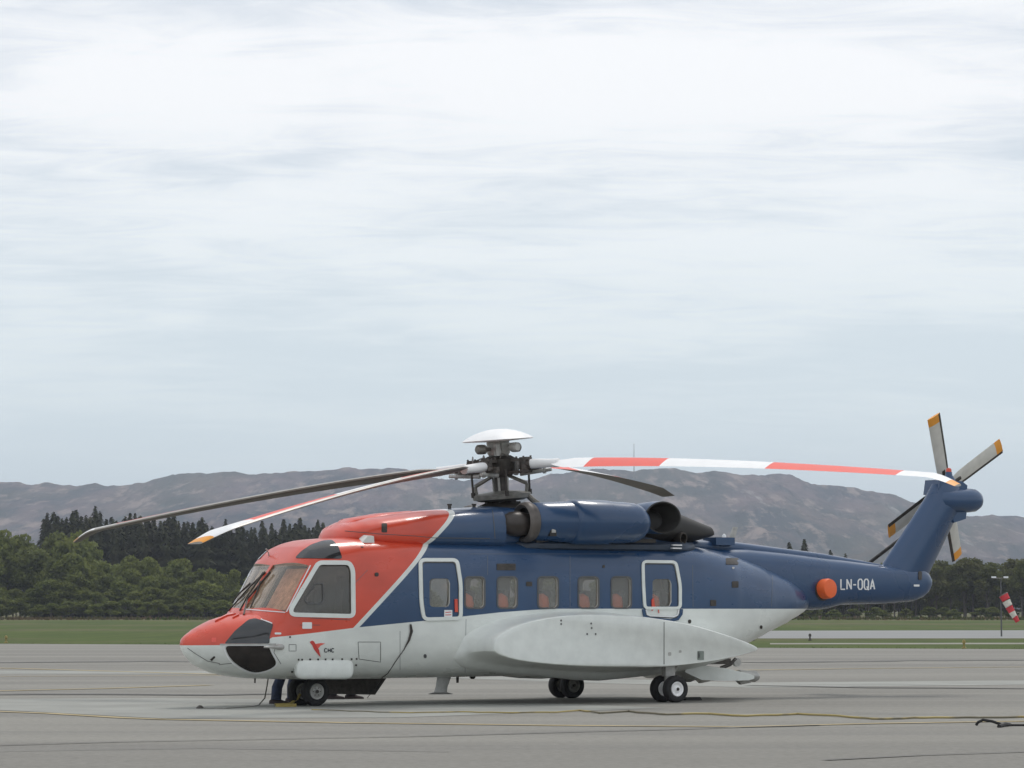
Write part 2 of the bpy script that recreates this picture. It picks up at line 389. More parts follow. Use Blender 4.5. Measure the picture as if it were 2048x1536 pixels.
# ------------------------------------------------------------------ trees
def leaf_mat(name, c1, c2, c3, trans=.35):
    q = NB(name); g = q.n('ShaderNodeNewGeometry'); oi = q.n('ShaderNodeObjectInfo')
    n = q.noise(g.outputs['Position'], .22, 3, .5)
    col = q.mix(g.outputs['Random Per Island'], c1, c2); col = q.mix(q.rng(n, .42, .62, 0, .55), col, c3)
    vr = q.rng(oi.outputs['Random'], 0, 1, .78, 1.2)
    vm = q.n('ShaderNodeVectorMath', operation='SCALE'); q.l(col, vm.inputs[0]); q.l(vr, vm.inputs['Scale'])
    q.l(vm.outputs[0], q.b.inputs['Base Color']); q.b.inputs['Roughness'].default_value = .85; q.b.inputs['Specular IOR Level'].default_value = .15
    tl = q.n('ShaderNodeBsdfTranslucent'); q.l(vm.outputs[0], tl.inputs[0]); ms_ = q.n('ShaderNodeMixShader'); ms_.inputs[0].default_value = trans
    q.l(q.b.outputs[0], ms_.inputs[1]); q.l(tl.outputs[0], ms_.inputs[2]); q.l(ms_.outputs[0], q.o.inputs[0])
    return q.m
m_leaf = leaf_mat('birch_leaves', (.14, .16, .040), (.205, .222, .062), (.11, .138, .040))
m_leaf2 = leaf_mat('alder_leaves', (.098, .108, .032), (.145, .155, .052), (.13, .115, .055))
m_spr = leaf_mat('spruce_needles', (.034, .038, .018), (.056, .058, .028), (.044, .040, .022), .1)
def leafquad(mb, c, s, up=0.3):
    n_ = Vector((rnd.gauss(0, 1), rnd.gauss(0, 1), rnd.gauss(0, 1)+up)).normalized()
    u = n_.orthogonal().normalized(); u.rotate(Matrix.Rotation(rnd.random()*6.28, 3, n_)); w_ = n_.cross(u)
    a = s*rnd.uniform(.6, 1.2); b = s*rnd.uniform(.5, 1.)
    mb.add([c-u*a-w_*b*.4, c+w_*b*-.9, c+u*a*.9+w_*b*.2, c+w_*b], [(0, 1, 2, 3)])
def decid(h, wd, base, n, leaf, seed):
    global rnd
    rnd = random.Random(seed); cr = MB(); tr = MB()
    tr.tube([(0, 0, -.3), (rnd.uniform(-.2, .2), 0, h*.3), (rnd.uniform(-.4, .4), rnd.uniform(-.3, .3), h*.62), (0, 0, h*.85)], [h*.017, h*.013, h*.008, h*.003], 6)
    blobs = []
    for k in range(int(17+h*.3)):
        t = rnd.random()**.75; zc = base+(h-base)*(.12+.8*t); ww = wd*(1-.75*max(0, (t-.35)/.65)**1.6)*(.75+.25*min(1, t*4))
        an = rnd.random()*6.28; rr = math.sqrt(rnd.random())*ww*.42
        c = Vector((math.cos(an)*rr, math.sin(an)*rr, zc)); r_ = wd*rnd.uniform(.13, .22)
        blobs.append((c, r_)); tr.tube([(0, 0, max(h*.2, zc-rr*1.3-.6)), (c.x*.5, c.y*.5, zc-rr*.5), tuple(c)], [h*.006, h*.004, h*.002], 4)
    tot = sum(b[1]**2 for b in blobs)
    for c, r_ in blobs:
        for i in range(int(n*r_*r_/tot)):
            d = Vector((rnd.gauss(0, 1), rnd.gauss(0, 1), rnd.gauss(0, 1)*.9)).normalized()
            q_ = c+Vector((d.x, d.y, d.z*.8))*r_*(rnd.random()**.35)*rnd.uniform(.85, 1.15)
            leafquad(cr, q_, leaf, .5)
    return tr, cr
def spruce(h, wd, n, seed):
    global rnd
    rnd = random.Random(seed); cr = MB(); tr = MB()
    tr.cyl((0, 0, -.3), (0, 0, h*.97), h*.014, .02, 6)
    for i in range(n):
        t = 1-rnd.random()**.62; z = h*(.04+.97*t)
        layer = .72+.28*math.sin(z*4.2+math.sin(z))
        rr = wd*.5*(1-t)**.85*layer*rnd.uniform(.3, 1.05)+.04; an = rnd.random()*6.28
        c = Vector((math.cos(an)*rr, math.sin(an)*rr, z-rr*.35)); d = Vector((math.cos(an), math.sin(an), -.45)); s = Vector((-math.sin(an), math.cos(an), 0))
        L_ = rnd.uniform(.3, .7)*(.5+.6*(1-t)); W_ = L_*rnd.uniform(.3, .55)
        cr.add([c-s*W_, c-d*L_*.6, c+s*W_, c+d*L_-Vector((0, 0, .15))], [(0, 1, 2, 3)])
    return tr, cr
def proto(kind, tc_, mleaf):
    tr, cr = tc_; return tr.mesh(kind+'_trunk', m_bark), cr.mesh(kind+'_crown', mleaf, smooth=False)
P_bir = [proto('birch', decid(10, 7.5, .6, 3800, .30, 11+i), m_leaf) for i in range(4)]
P_ald = [proto('alder', decid(10, 5.6, 3.2+.4*i, 3000, .27, 31+i), m_leaf2) for i in range(3)]
P_spr = [proto('spruce', spruce(12, 4.6, 2600, 51+i), m_spr) for i in range(3)]
rnd = random.Random(5)
def plant(kind, pr_, x, y, h, h0, wf, label, group, cat='tree'):
    o = empty(kind, (x, y, 0), rnd.random()*6.28); s = h/h0; o.scale = (s*wf, s*wf, s)
    tr, cr = pr_; a = link('trunk', tr, o); b = link('crown', cr, o)
    tag(o, label, cat, group); return o
def zone(px):
    for lim, t in ((60, 'at the far left edge'), (170, 'under the dark blade tip'), (330, 'between the two blade tips'), (450, 'under the orange blade tip'), (760, 'beside the cockpit'), (1560, 'behind the hull'),
                   (1750, 'under the tail boom'), (1870, 'below the tail boom end'), (1975, 'between tail and windsock'), (2048, 'behind the windsock'), (9999, 'at the far right edge')):
        if px < lim: return t
def row(kind, protos, tops, n, Y, hj, h0, wf, label, group, x0, x1, dy=12):
    """trees along px x0..x1 at distance Y whose tops follow the polyline tops"""
    tx, ty = [t[0] for t in tops], [t[1] for t in tops]
    for i in range(n):
        px = x0+(x1-x0)*(i+rnd.uniform(.2, .8))/n; yy = Y+rnd.uniform(-dy, dy)
        py = float(np.interp(px, tx, ty))+rnd.uniform(0, hj)
        h = CAM_H+(1219-py)/FPX*yy
        k_ = rnd.uniform(.85, 1.2); wd_ = 'broad' if k_ > 1.08 else 'slim' if k_ < .94 else 'medium-wide'
        plant(kind, rnd.choice(protos), (px-1024)/FPX*yy, yy, h, h0, wf*k_, wd_+' '+label+' '+zone(px), group)
LT = [(-600, 1070), (0, 1060), (150, 1062), (190, 1086), (230, 1097), (290, 1108), (360, 1118), (440, 1124), (500, 1142), (700, 1150), (1100, 1145)]
row('birch_tree', P_bir, LT, 22, 590, 14, 10, 1.0, 'pale green leafy tree in the tall back row', 'leafy trees in the back row at the left', -260, 520)
row('birch_tree', P_bir, [(a, b+34) for a, b in LT], 22, 575, 22, 10, 1.15, 'green leafy tree in the middle row', 'leafy trees in the middle row at the left', -260, 540)
row('birch_tree', P_bir, [(a, 1160) for a, b in LT], 24, 563, 26, 10, 1.5, 'low bushy green tree in the front row', 'bushy trees along the front of the left belt', -260, 560, 4)
row('birch_tree', P_bir, [(0, 1195), (9999, 1195)], 26, 553, 12, 10, 2.0, 'dark green shrub at the grass edge', 'shrubs at the foot of the left belt', -260, 560, 3)
ST = [(-300, 1100), (60, 1062), (85, 1030), (110, 1018), (160, 1022), (190, 1010), (240, 1030), (300, 1018), (400, 1034), (500, 1040), (600, 1036), (690, 1044), (760, 1075), (900, 1110), (1200, 1120)]
row('spruce_tree', P_spr, ST, 66, 640, 24, 12, 1.2, 'dark spruce in the back rank', 'dark spruces behind the leafy belt', 82, 720, 10)
row('spruce_tree', P_spr, [(a, b+20) for a, b in ST], 58, 618, 22, 12, 1.45, 'dark spruce in the front rank', 'dark spruces in the front rank', 95, 740, 8)
# behind the helicopter and under its tail
row('birch_tree', P_bir, [(500, 1150), (1500, 1140), (1900, 1130)], 18, 600, 20, 10, 1.1, 'green leafy tree in the far belt', 'leafy trees behind the helicopter', 560, 1560)
for px, py, hf in ((1578, 1086, 1), (1608, 1080, 1), (1660, 1101, .9), (1548, 1098, .9), (1690, 1108, .8)):
    yy = 640; h = CAM_H+(1219-py)/FPX*yy
    plant('spruce_tree', P_spr[(px) % 3], (px-1024)/FPX*yy, yy, h, 12, 1.4, 'single dark spruce top showing just above the blue tail boom', 'spruce tips above the tail boom')
RT = [(1540, 1125), (1750, 1118), (1850, 1122), (1870, 1116), (1930, 1112), (1990, 1122), (2048, 1114), (2400, 1110)]
row('alder_tree', P_ald, RT, 26, 600, 12, 10, 1.25, 'olive green leafy tree in the back row', 'olive trees in the back row at the right', 1540, 2330)
row('alder_tree', P_ald, [(a, b+8) for a, b in RT], 34, 570, 16, 10, 1.1, 'olive tree with bare trunk in the front row', 'bare-trunked trees in the front row at the right', 1540, 2330, 5)
row('alder_tree', P_ald[:1], [(0, 1165), (9999, 1165)], 30, 590, 20, 10, 1.5, 'dark understorey tree in deep shade', 'understorey trees in the right belt', 1540, 2330, 5)
row('birch_tree', P_bir, [(a, b+14) for a, b in RT], 26, 612, 12, 10, 1.3, 'shaded leafy tree at the very back', 'shaded trees behind the right belt', 1540, 2330)
row('birch_tree', P_bir, [(0, 1190), (9999, 1190)], 26, 598, 20, 10, 2.0, 'dark bush between grey trunks', 'bushes between the trunks of the right belt', 1540, 2330, 4)
row('birch_tree', P_bir, [(0, 1214), (9999, 1214)], 22, 558, 8, 10, 2.4, 'low rough shrub at the grass edge', 'shrubs under the right belt', 1540, 2330, 3)
# rough grass tufts
def tufts():
    rr = random.Random(3); mb = MB()
    def t(x, y, s):
        for k in range(3):
            a = rr.random()*6.28; c, s_ = math.cos(a), math.sin(a); w_ = s*.35
            mb.add([(x-c*w_, y-s_*w_, 0), (x+c*w_, y+s_*w_, 0), (x+c*w_*.2+rr.uniform(-.2, .2)*s, y+rr.uniform(-.2, .2)*s, s*rr.uniform(.6, 1.2))], [(0, 1, 2)])
    for i in range(2500):
        u = rr.random(); p = ex[0].lerp(ex[1], rr.uniform(.3, .7)); t(p.x+rr.uniform(-1, 1), p.y+abs(rr.gauss(0, 1.6))+.1, rr.uniform(.02, .05))
    for i in range(5000): t(rr.uniform(-100, 100), rr.uniform(480, 552), rr.uniform(.2, .55))
    for i in range(0):
        Y = 150*math.exp(rr.random()*1.2); t(rr.uniform(-.18, -.08)*Y if rr.random() < .75 else rr.uniform(.06, .18)*Y, Y if Y > 290 else Y, rr.uniform(.05, .12)) if not (Y < 290 and rr.random() < 0) else 0
    mb2 = MB()
    for f in mb.f:
        vs_ = [mb.v[i] for i in f]; cx, cy = vs_[0][0], vs_[0][1]
        if cx > 0 and 150 < cy < 275 : continue
        mb2.add(vs_, [(0, 1, 2)])
    o = mb2.build('grass_tufts', m_grass, smooth=False); o['kind'] = 'stuff'; tag(o, 'rough grass tufts between the apron and the trees', 'grass')
tufts()

# ------------------------------------------------------------------ windsock
p = ground(2003, 1273); ws = empty('windsock', (p.x, p.y, 0)); Yw = p.y; k = Yw/FPX
tag(ws, 'red and white striped windsock hanging limp from a thin pole by the runway', 'windsock')
b = MB(); b.cyl((0, 0, 0), (0, 0, (1273-1158)*k), .05, .035, 8); b.build('pole', m_line, ws)
b = MB(); b.cyl((-.45, 0, (1273-1157)*k), (.35, 0, (1273-1157)*k), .025, None, 6); b.build('cross_arm', m_grey, ws)
for xx in (-.42, .30):
    b = MB(); b.box((xx, 0, (1273-1155)*k), (.26, .2, .10)); b.build('lamp', m_wtext, ws)
p0 = Vector((.12, -.1, (1273-1190)*k)); p1 = Vector((.92, -.35, (1273-1241)*k)); nseg = 5
m_sockr = mat('windsock_red', (.55, .04, .05), .8); m_sockw = mat('windsock_white', (.62, .58, .50), .8)
b = MB(); b.lathe((0, 0, 0), (0, 0, 1), [(0, .01), (0, .03)], 6)
hoop = MB(); dd = (p1-p0); hoop.lathe(p0, dd, [(-.03, .29), (.03, .29), (.03, .27), (-.03, .27)], 16, cap=False); hoop.build('hoop', m_grey, ws)
for i in range(nseg):
    a_, b_ = i/nseg, (i+1)/nseg; b = MB(); L_ = dd.length
    b.lathe(p0+Vector((0, 0, -.12*math.sin(a_*3))), dd, [(a_*L_, .29-.15*a_), ((a_+b_)/2*L_, (.29-.15*(a_+b_)/2)*.93), (b_*L_, .29-.15*b_)], 14, cap=False)
    b.build('sock_panel', m_sockr if i % 2 == 0 else m_sockw, ws)
for px, py, lab in ((12, 1286, 'small yellow edge marker light at the far left end of the apron edge'), (1928, 1297, 'small yellow edge marker light on the apron edge below the windsock'), (1620, 1281, 'small dark edge marker light on the grass below the tail boom')):
    p = ground(px, py); b = MB(); b.lathe((p.x, p.y, 0), (0, 0, 1), [(0, .10), (.05, .10), (.07, .04), (.2, .04), (.22, .08), (.32, .07), (.36, .03)], 10)
    tag(b.build('edge_light', m_yel if py != 1281 else m_dark), lab, 'light')

# ================================================================== HELICOPTER
HX, HY, PSI = 1.853, 56.245, 0.568
heli = empty('helicopter', (HX, HY, 0), PSI)
tag(heli, 'large red, blue and white transport helicopter parked on the apron with drooping rotor blades', 'helicopter')
cc_, ss_ = math.cos(PSI), math.sin(PSI)
def toL(v): return Vector((v[0]*cc_+v[1]*ss_, -v[0]*ss_+v[1]*cc_, v[2]))
CO = toL((-HX, -HY, CAM_H))
def rl(px, py): return toL(rayw(px, py)).normalized()
def Lp(px, py, y):
    d = rl(px, py); t = (y-CO.y)/d.y; return CO+d*t

def sect(x, zb, zt, w_, zm, nt_, nb, n=64, y0=0.):
    out_ = []
    for k in range(n):
        t = 2*math.pi*(k+.5)/n - math.pi/2; c, s = math.cos(t), math.sin(t)
        e = nt_ if s >= 0 else nb; hh = (zt-zm) if s >= 0 else (zm-zb)
        out_.append(Vector((x, y0+w_*math.copysign(abs(c)**(2/e), c), zm+hh*math.copysign(abs(s)**(2/e), s))))
    return out_
def table(T, xs):
    T = sorted(T); cols = list(zip(*T)); res = []
    X_ = np.array(cols[0])
    for x in xs:
        res.append([x]+[float(np.interp(x, X_, np.array(c))) for c in cols[1:]])
    return res
BT = [  # x, zb, zt, w, zm, nt, nb
 (-8.59, .99, 1.10, .05, 1.045, 2, 2), (-8.56, .92, 1.155, .14, 1.04, 2, 2), (-8.5, .84, 1.20, .22, 1.03, 2, 2), (-8.36, .71, 1.285, .36, 1.02, 2.1, 2.1), (-8.2, .63, 1.365, .48, 1.02, 2.1, 2.1), (-8.02, .565, 1.44, .59, 1.02, 2.15, 2.2),
 (-7.75, .51, 1.51, .74, 1.03, 2.3, 2.3), (-7.55, .485, 1.545, .86, 1.05, 2.5, 2.4), (-7.46, .475, 1.56, .91, 1.06, 2.6, 2.5), (-7.38, .47, 1.66, .95, 1.07, 2.8, 2.6), (-7.24, .465, 1.87, 1.01, 1.10, 3.1, 2.7), (-7.1, .46, 2.10, 1.05, 1.15, 3.4, 2.8),
 (-6.93, .455, 2.37, 1.085, 1.22, 3.8, 2.9), (-6.8, .455, 2.53, 1.10, 1.3, 3.9, 3), (-6.67, .45, 2.64, 1.11, 1.35, 4, 3), (-6.5, .45, 2.72, 1.115, 1.4, 4, 3), (-6.3, .45, 2.77, 1.12, 1.45, 4.1, 3.1), (-5.85, .445, 2.81, 1.13, 1.5, 4.3, 3.2),
 (-5, .445, 2.81, 1.135, 1.5, 4.5, 3.2), (-2.5, .455, 2.81, 1.135, 1.5, 4.5, 3.2), (.6, .46, 2.80, 1.13, 1.5, 4.3, 3.2), (1.2, .47, 2.76, 1.10, 1.5, 4, 3), (1.6, .545, 2.72, 1.05, 1.5, 3.7, 2.8), (2.04, .72, 2.66, .97, 1.55, 3.2, 2.6),
 (2.97, 1.095, 2.44, .77, 1.62, 2.5, 2.4), (3.6, 1.345, 2.24, .60, 1.7, 2.3, 2.3), (4.0, 1.50, 2.03, .42, 1.76, 2.2, 2.2), (4.15, 1.58, 1.92, .30, 1.78, 2.1, 2.1), (4.22, 1.68, 1.84, .12, 1.79, 2, 2)]
xs = sorted(set([r[0] for r in BT]) | set(np.round(np.concatenate([np.arange(-8.5, -6.2, .05), np.arange(-6.2, 4.2, .15)]), 3).tolist()))
TB = table(BT, xs)
# smooth the station table a little
A = np.array(TB)
for it in range(2):
    B_ = A.copy(); dx0 = A[1:-1, 0]-A[:-2, 0]; dx1 = A[2:, 0]-A[1:-1, 0]; wq = np.clip(.25*np.minimum(dx0, dx1)/np.maximum(dx0, dx1), 0, .25)[:, None]
    B_[1:-1, 1:] = A[1:-1, 1:]*(1-2*wq)+wq*(A[:-2, 1:]+A[2:, 1:]); B_[:3] = A[:3]; A = B_
TB = A.tolist()
outer = MB(); outer.loft([sect(*r) for r in TB])
body_me = outer.mesh('body', m_liv)
bvh = BVHTree.FromPolygons([Vector(v) for v in outer.v], outer.f)
# inner hollow
inn = MB(); RI = []
for r in TB:
    if -7.5 < r[0] < 1.5:
        q_ = table(BT, [r[0]-.06])[0]
        RI.append(sect(r[0], r[1]+.10, min(r[2], q_[2])-.05, min(r[3], q_[3])-.05, r[4], r[5], r[6]))
inn.loft(RI); inner_me = inn.mesh('inner', m_int)

def smooth_poly(pts, it=2):
    for _ in range(it):
        q_ = []
        for i in range(len(pts)):
            a, b_ = pts[i], pts[(i+1) % len(pts)]
            q_ += [(a[0]*.75+b_[0]*.25, a[1]*.75+b_[1]*.25), (a[0]*.25+b_[0]*.75, a[1]*.25+b_[1]*.75)]
        pts = q_
    return pts
def rounded(x0, y0, x1, y1, r, n=5):
    o_ = []
    for cx, cy, a0 in ((x1-r, y0+r, -90), (x1-r, y1-r, 0), (x0+r, y1-r, 90), (x0+r, y0+r, 180)):
        for k in range(n+1):
            a = R(a0+90*k/n); o_.append((cx+r*math.cos(a), cy+r*math.sin(a)))
    return o_
def roundpoly(pts, r, n=4):
    o_ = []; m_ = len(pts)
    for i in range(m_):
        a, b_, c_ = Vector(pts[i-1]), Vector(pts[i]), Vector(pts[(i+1) % m_])
        u, v_ = (a-b_), (c_-b_); d1 = min(r, u.length*.45); d2 = min(r, v_.length*.45); u.normalize(); v_.normalize(); p_, q_ = b_+u*d1, b_+v_*d2
        for k in range(n+1):
            t = k/n; s = p_*(1-t)**2+b_*2*t*(1-t)+q_*t*t; o_.append((s.x, s.y))
    return o_
def inset(pts, d):
    m_ = len(pts); ar = sum(pts[i][0]*pts[(i+1) % m_][1]-pts[(i+1) % m_][0]*pts[i][1] for i in range(m_)); sg = 1 if ar > 0 else -1; o_ = []
    for i in range(m_):
        a, c_ = Vector(pts[i-1]), Vector(pts[(i+1) % m_]); t = (c_-a)
        if t.length < 1e-6: o_.append(pts[i]); continue
        t.normalize(); n_ = Vector((-t.y, t.x))*sg; q_ = Vector(pts[i])+n_*d; o_.append((q_.x, q_.y))
    return o_
def hit(px, py, tree=None):
    tree = tree or bvh; d = rl(px, py); h, n_, i, ds = tree.ray_cast(CO, d)
    if h is None: return None
    if n_.dot(d) > 0: n_ = -n_
    return h, n_
def hits(pts, tree=None):
    res = []; last = None
    for p_ in pts:
        r = hit(p_[0], p_[1], tree)
        if r is None:
            # slide toward polygon centre until the surface is met
            cx = sum(q_[0] for q_ in pts)/len(pts); cy = sum(q_[1] for q_ in pts)/len(pts)
            for k in range(1, 20):
                r = hit(p_[0]+(cx-p_[0])*k/20, p_[1]+(cy-p_[1])*k/20, tree)
                if r: break
        if r: last = r
        res.append(r or last)
    return res
def in_poly(x, y, P):
    c = False; j = len(P)-1
    for i in range(len(P)):
        if (P[i][1] > y) != (P[j][1] > y) and x < (P[j][0]-P[i][0])*(y-P[i][1])/(P[j][1]-P[i][1])+P[i][0]: c = not c
        j = i
    return c
def skin(name, poly, m, parent, off=.004, th=.006, step=5., tree=None, mirror=False):
    """thin piece lying on the hull: outline given in photograph pixels, draped on the surface"""
    P = []
    for i in range(len(poly)):
        a, b_ = poly[i], poly[(i+1) % len(poly)]; L_ = math.hypot(b_[0]-a[0], b_[1]-a[1]); k_ = max(1, int(L_/step))
        for k in range(k_): P.append((a[0]+(b_[0]-a[0])*k/k_, a[1]+(b_[1]-a[1])*k/k_))
    nb = len(P); x0, x1 = min(p_[0] for p_ in P), max(p_[0] for p_ in P); y0, y1 = min(p_[1] for p_ in P), max(p_[1] for p_ in P)
    inner_ = inset(P, step*.4); V = list(P)
    y = y0+step*.5
    while y < y1:
        x = x0+step*.5
        while x < x1:
            if in_poly(x, y, inner_): V.append((x, y))
            x += step
        y += step
    r = delaunay_2d_cdt([Vector(p_) for p_ in V], [], [list(range(nb))], 1, 1e-4)
    V2 = [(p_.x, p_.y) for p_ in r[0]]; F = [tuple(f) for f in r[2]]
    H = hits(V2, tree); top = [h+n_*(off+th) for h, n_ in H]; bot = [h+n_*off for h, n_ in H]
    n_ = len(V2); fs = list(F)+[tuple(i+n_ for i in f[::-1]) for f in F]
    cnt = {}
    for f in F:
        for i in range(len(f)):
            e = (f[i], f[(i+1) % len(f)]); cnt[e] = 1
    for (a, b_) in list(cnt):
        if (b_, a) not in cnt: fs.append((b_, a, a+n_, b_+n_))
    mb = MB(); mb.add(top+bot, fs)
    if mirror: mb.v = [(v_[0], -v_[1], v_[2]) for v_ in mb.v]
    return mb.build(name, m, parent, angle=50)
def ring(name, poly, wd, m, parent, off=.004, th=.012, tree=None, mirror=False):
    P = []
    for i in range(len(poly)):
        a, b_ = poly[i], poly[(i+1) % len(poly)]; L_ = math.hypot(b_[0]-a[0], b_[1]-a[1]); k_ = max(1, int(L_/6))
        for k in range(k_): P.append((a[0]+(b_[0]-a[0])*k/k_, a[1]+(b_[1]-a[1])*k/k_))
    Q = inset(P, wd); Ho, Hi = hits(P, tree), hits(Q, tree); mb = MB(); n_ = len(P)
    rings = [[h+m_*off for h, m_ in Ho], [h+m_*(off+th) for h, m_ in Ho], [h+m_*(off+th) for h, m_ in Hi], [h+m_*off for h, m_ in Hi]]
    rings = [[rings[k][i] for k in range(4)] for i in range(n_)]; vs_ = [p_ for r in rings for p_ in r]; fs = []
    for i in range(n_):
        j = (i+1) % n_
        for k in range(4): k2 = (k+1) % 4; fs.append((i*4+k, i*4+k2, j*4+k2, j*4+k))
    mb.add(vs_, fs)
    if mirror: mb.v = [(v_[0], -v_[1], v_[2]) for v_ in mb.v]
    return mb.build(name, m, parent)
def line(name, pts, wd, m, parent, off=.002, th=.003, tree=None):
    mb = MB()
    line_into(mb, pts, wd, off, th, tree); return mb.build(name, m, parent)
def line_into(mb, pts, wd, off=.002, th=.003, tree=None):
    Q = []
    for i in range(len(pts)-1):
        a, b_ = pts[i], pts[i+1]; k_ = max(1, int(math.hypot(b_[0]-a[0], b_[1]-a[1])/5))
        for k in range(k_): Q.append((a[0]+(b_[0]-a[0])*k/k_, a[1]+(b_[1]-a[1])*k/k_))
    Q.append(pts[-1]); l_, r_ = [], []
    for i in range(len(Q)):
        a, b_ = Q[max(i-1, 0)], Q[min(i+1, len(Q)-1)]; tx, ty = b_[0]-a[0], b_[1]-a[1]; q_ = math.hypot(tx, ty) or 1; nx, ny = -ty/q_*wd/2, tx/q_*wd/2
        l_.append((Q[i][0]+nx, Q[i][1]+ny)); r_.append((Q[i][0]-nx, Q[i][1]-ny))
    A_, B2 = hits(l_, tree), hits(r_, tree)
    if any(h is None for h in A_+B2): return
    mb.loft([[A_[i][0]+A_[i][1]*off, A_[i][0]+A_[i][1]*(off+th), B2[i][0]+B2[i][1]*(off+th), B2[i][0]+B2[i][1]*off] for i in range(len(Q))])

# window outlines (photograph pixels)
CK = roundpoly([(637, 1126), (698, 1126), (705, 1140), (706, 1232), (584, 1229), (582, 1219)], 9)     # cockpit side window outline
CKG = inset(CK, 4)
WSC = roundpoly([(545, 1130), (618, 1130.5), (571, 1223), (487, 1218)], 3)
CW = [(931, 1155, 968, 1215), (996, 1155, 1033, 1215), (1077, 1155, 1115, 1215), (1158, 1155, 1196, 1215), (1224, 1155, 1261, 1215)]
DW = [(859, 1157, 899, 1214), (1305, 1158, 1342, 1213)]
cutters = []
def cutter(poly, out_d=.25, in_d=.5, both=True):
    H = hits(poly); na = Vector((0, 0, 0))
    for h, n_ in H: na += n_
    na.normalize(); 
    if abs(na.y) > .9: na = Vector((0, -1, 0))
    for sgn in ((1, -1) if both else (1,)):
        mb = MB(); rr_ = [[h+na*out_d for h, n_ in H], [h-na*in_d for h, n_ in H]]
        rr_ = [[Vector((p_.x, p_.y*sgn, p_.z)) for p_ in q_] for q_ in rr_]
        mb.loft(rr_, True); me = mb.mesh('cut', m_line, smooth=False)
        bm = bmesh.new(); bm.from_mesh(me); bmesh.ops.triangulate(bm, faces=[f for f in bm.faces if len(f.verts) > 4]); bm.to_mesh(me); bm.free()
        cutters.append(me)
cutter(inset(CK, 2), .2, .22); cutter(WSC, .12, .16)
for b_ in CW: cutter(rounded(*b_, 8), .15, .18)
for b_ in DW: cutter(rounded(*b_, 8), .15, .18)
body = link('body', body_me, heli)
def boolean(o, me, op='DIFFERENCE'):
    c = bpy.data.objects.new('cut', me); C.objects.link(c); c.parent = heli
    md = o.modifiers.new('b', 'BOOLEAN'); md.operation = op; md.object = c; md.solver = 'EXACT'
    return c
cs = [boolean(body, inner_me)]+[boolean(body, m_) for m_ in cutters]
bpy.context.view_layer.update()
dg = bpy.context.evaluated_depsgraph_get(); me2 = bpy.data.meshes.new_from_object(body.evaluated_get(dg), depsgraph=dg)
body.modifiers.clear(); body.data = me2; me2.name = 'body'
for c in cs: bpy.data.objects.remove(c)
# the lining belongs to faces of the inner skin
me2.materials.clear(); me2.materials.append(m_liv); me2.materials.append(m_int)
mi = []
for pl in me2.polygons:
    loc, nn, idx, dist = bvh.find_nearest(pl.center); mi.append(0 if (dist < .012) else 1)
me2.polygons.foreach_set('material_index', mi); me2.polygons.foreach_set('use_smooth', [True]*len(me2.polygons))
me2.set_sharp_from_angle(angle=R(35))

# glazing
skin('cockpit_window', inset(CK, 1), m_ckglass, heli, -.022, .006)
skin('cockpit_window', inset(CK, 1), m_ckglass, heli, -.022, .006, mirror=True)
ring('window_frame', inset(CK, -4.5), 8.5, m_white, heli, .003, .016)
line('frame_rim', CK+[CK[0]], 2.4, m_line, heli, .004, .010)
CS = roundpoly([(632, 1166), (647, 1166), (648, 1202), (641, 1209), (612, 1207), (608, 1198)], 5)
sl = ring('sliding_window_frame', CS, 2.0, m_line, heli, -.016, .018)
skin('windscreen', inset(WSC, -.5), m_wsglass, heli, -.02, .006)
skin('windscreen', inset(WSC, -.5), m_wsglass, heli, -.02, .006, mirror=True)
line('windscreen_seal', [(621, 1131), (573, 1224)], 2.2, m_wtext, heli, .004, .006)
line('windscreen_seal', [(489, 1219), (571, 1225)], 1.6, m_wtext, heli, .004, .006)
for i, b_ in enumerate(CW):
    w_ = skin('cabin_window', rounded(b_[0]-.5, b_[1]-.5, b_[2]+.5, b_[3]+.5, 8), m_glass, heli, -.03, .006)
    f_ = ring('window_frame', rounded(b_[0]-3, b_[1]-3, b_[2]+3, b_[3]+3, 10), 3.2, m_line, w_, .001, .006)
    skin('cabin_window', rounded(b_[0]-.5, b_[1]-.5, b_[2]+.5, b_[3]+.5, 8), m_glass, heli, -.03, .006, mirror=True)
door1 = ring('door_frame', roundpoly([(836, 1117), (916, 1117), (924, 1168), (924, 1240), (844, 1242), (838, 1205)], 13, 6), 7.0, m_white, heli, .004, .022)
door2 = ring('door_frame', roundpoly([(1282, 1121), (1353, 1122), (1362, 1170), (1362, 1219), (1286, 1219), (1283, 1170)], 11, 6), 5.6, m_white, heli, .004, .022)
for nm, dpoly, dw in (('crew_door', roundpoly([(844, 1125), (910, 1125), (917, 1168), (917, 1236), (850, 1237), (846, 1200)], 9, 5), DW[0]), ('rear_door', roundpoly([(1288, 1128), (1348, 1128), (1356, 1170), (1356, 1236), (1292, 1234), (1289, 1170)], 9, 5), DW[1])):
    dl = line(nm+'_seal', dpoly+[dpoly[0]], 1.8, m_line, heli, .003, .006)
    dwm = rounded(*dw, 8)
    skin('door_window', rounded(dw[0]-.5, dw[1]-.5, dw[2]+.5, dw[3]+.5, 8), m_glass, heli, -.03, .006)
    skin('door_window', rounded(dw[0]-.5, dw[1]-.5, dw[2]+.5, dw[3]+.5, 8), m_glass, heli, -.03, .006, mirror=True)
    line('window_edge_line', [(dw[2]-3, dw[1]+4), (dw[2]-.5, dw[1]+10), (dw[2]-.5, dw[3]-9), (dw[2]-4, dw[3]-1)], 1.6, m_lgrey, heli, .004, .006)  # pale grey line down the right edge of the door window
line('rear_door_lower_frame', [(1286, 1218), (1288, 1232), (1298, 1237), (1340, 1241), (1354, 1238), (1361, 1228), (1362, 1218)], 5.5, m_blue, heli, .006, .018)
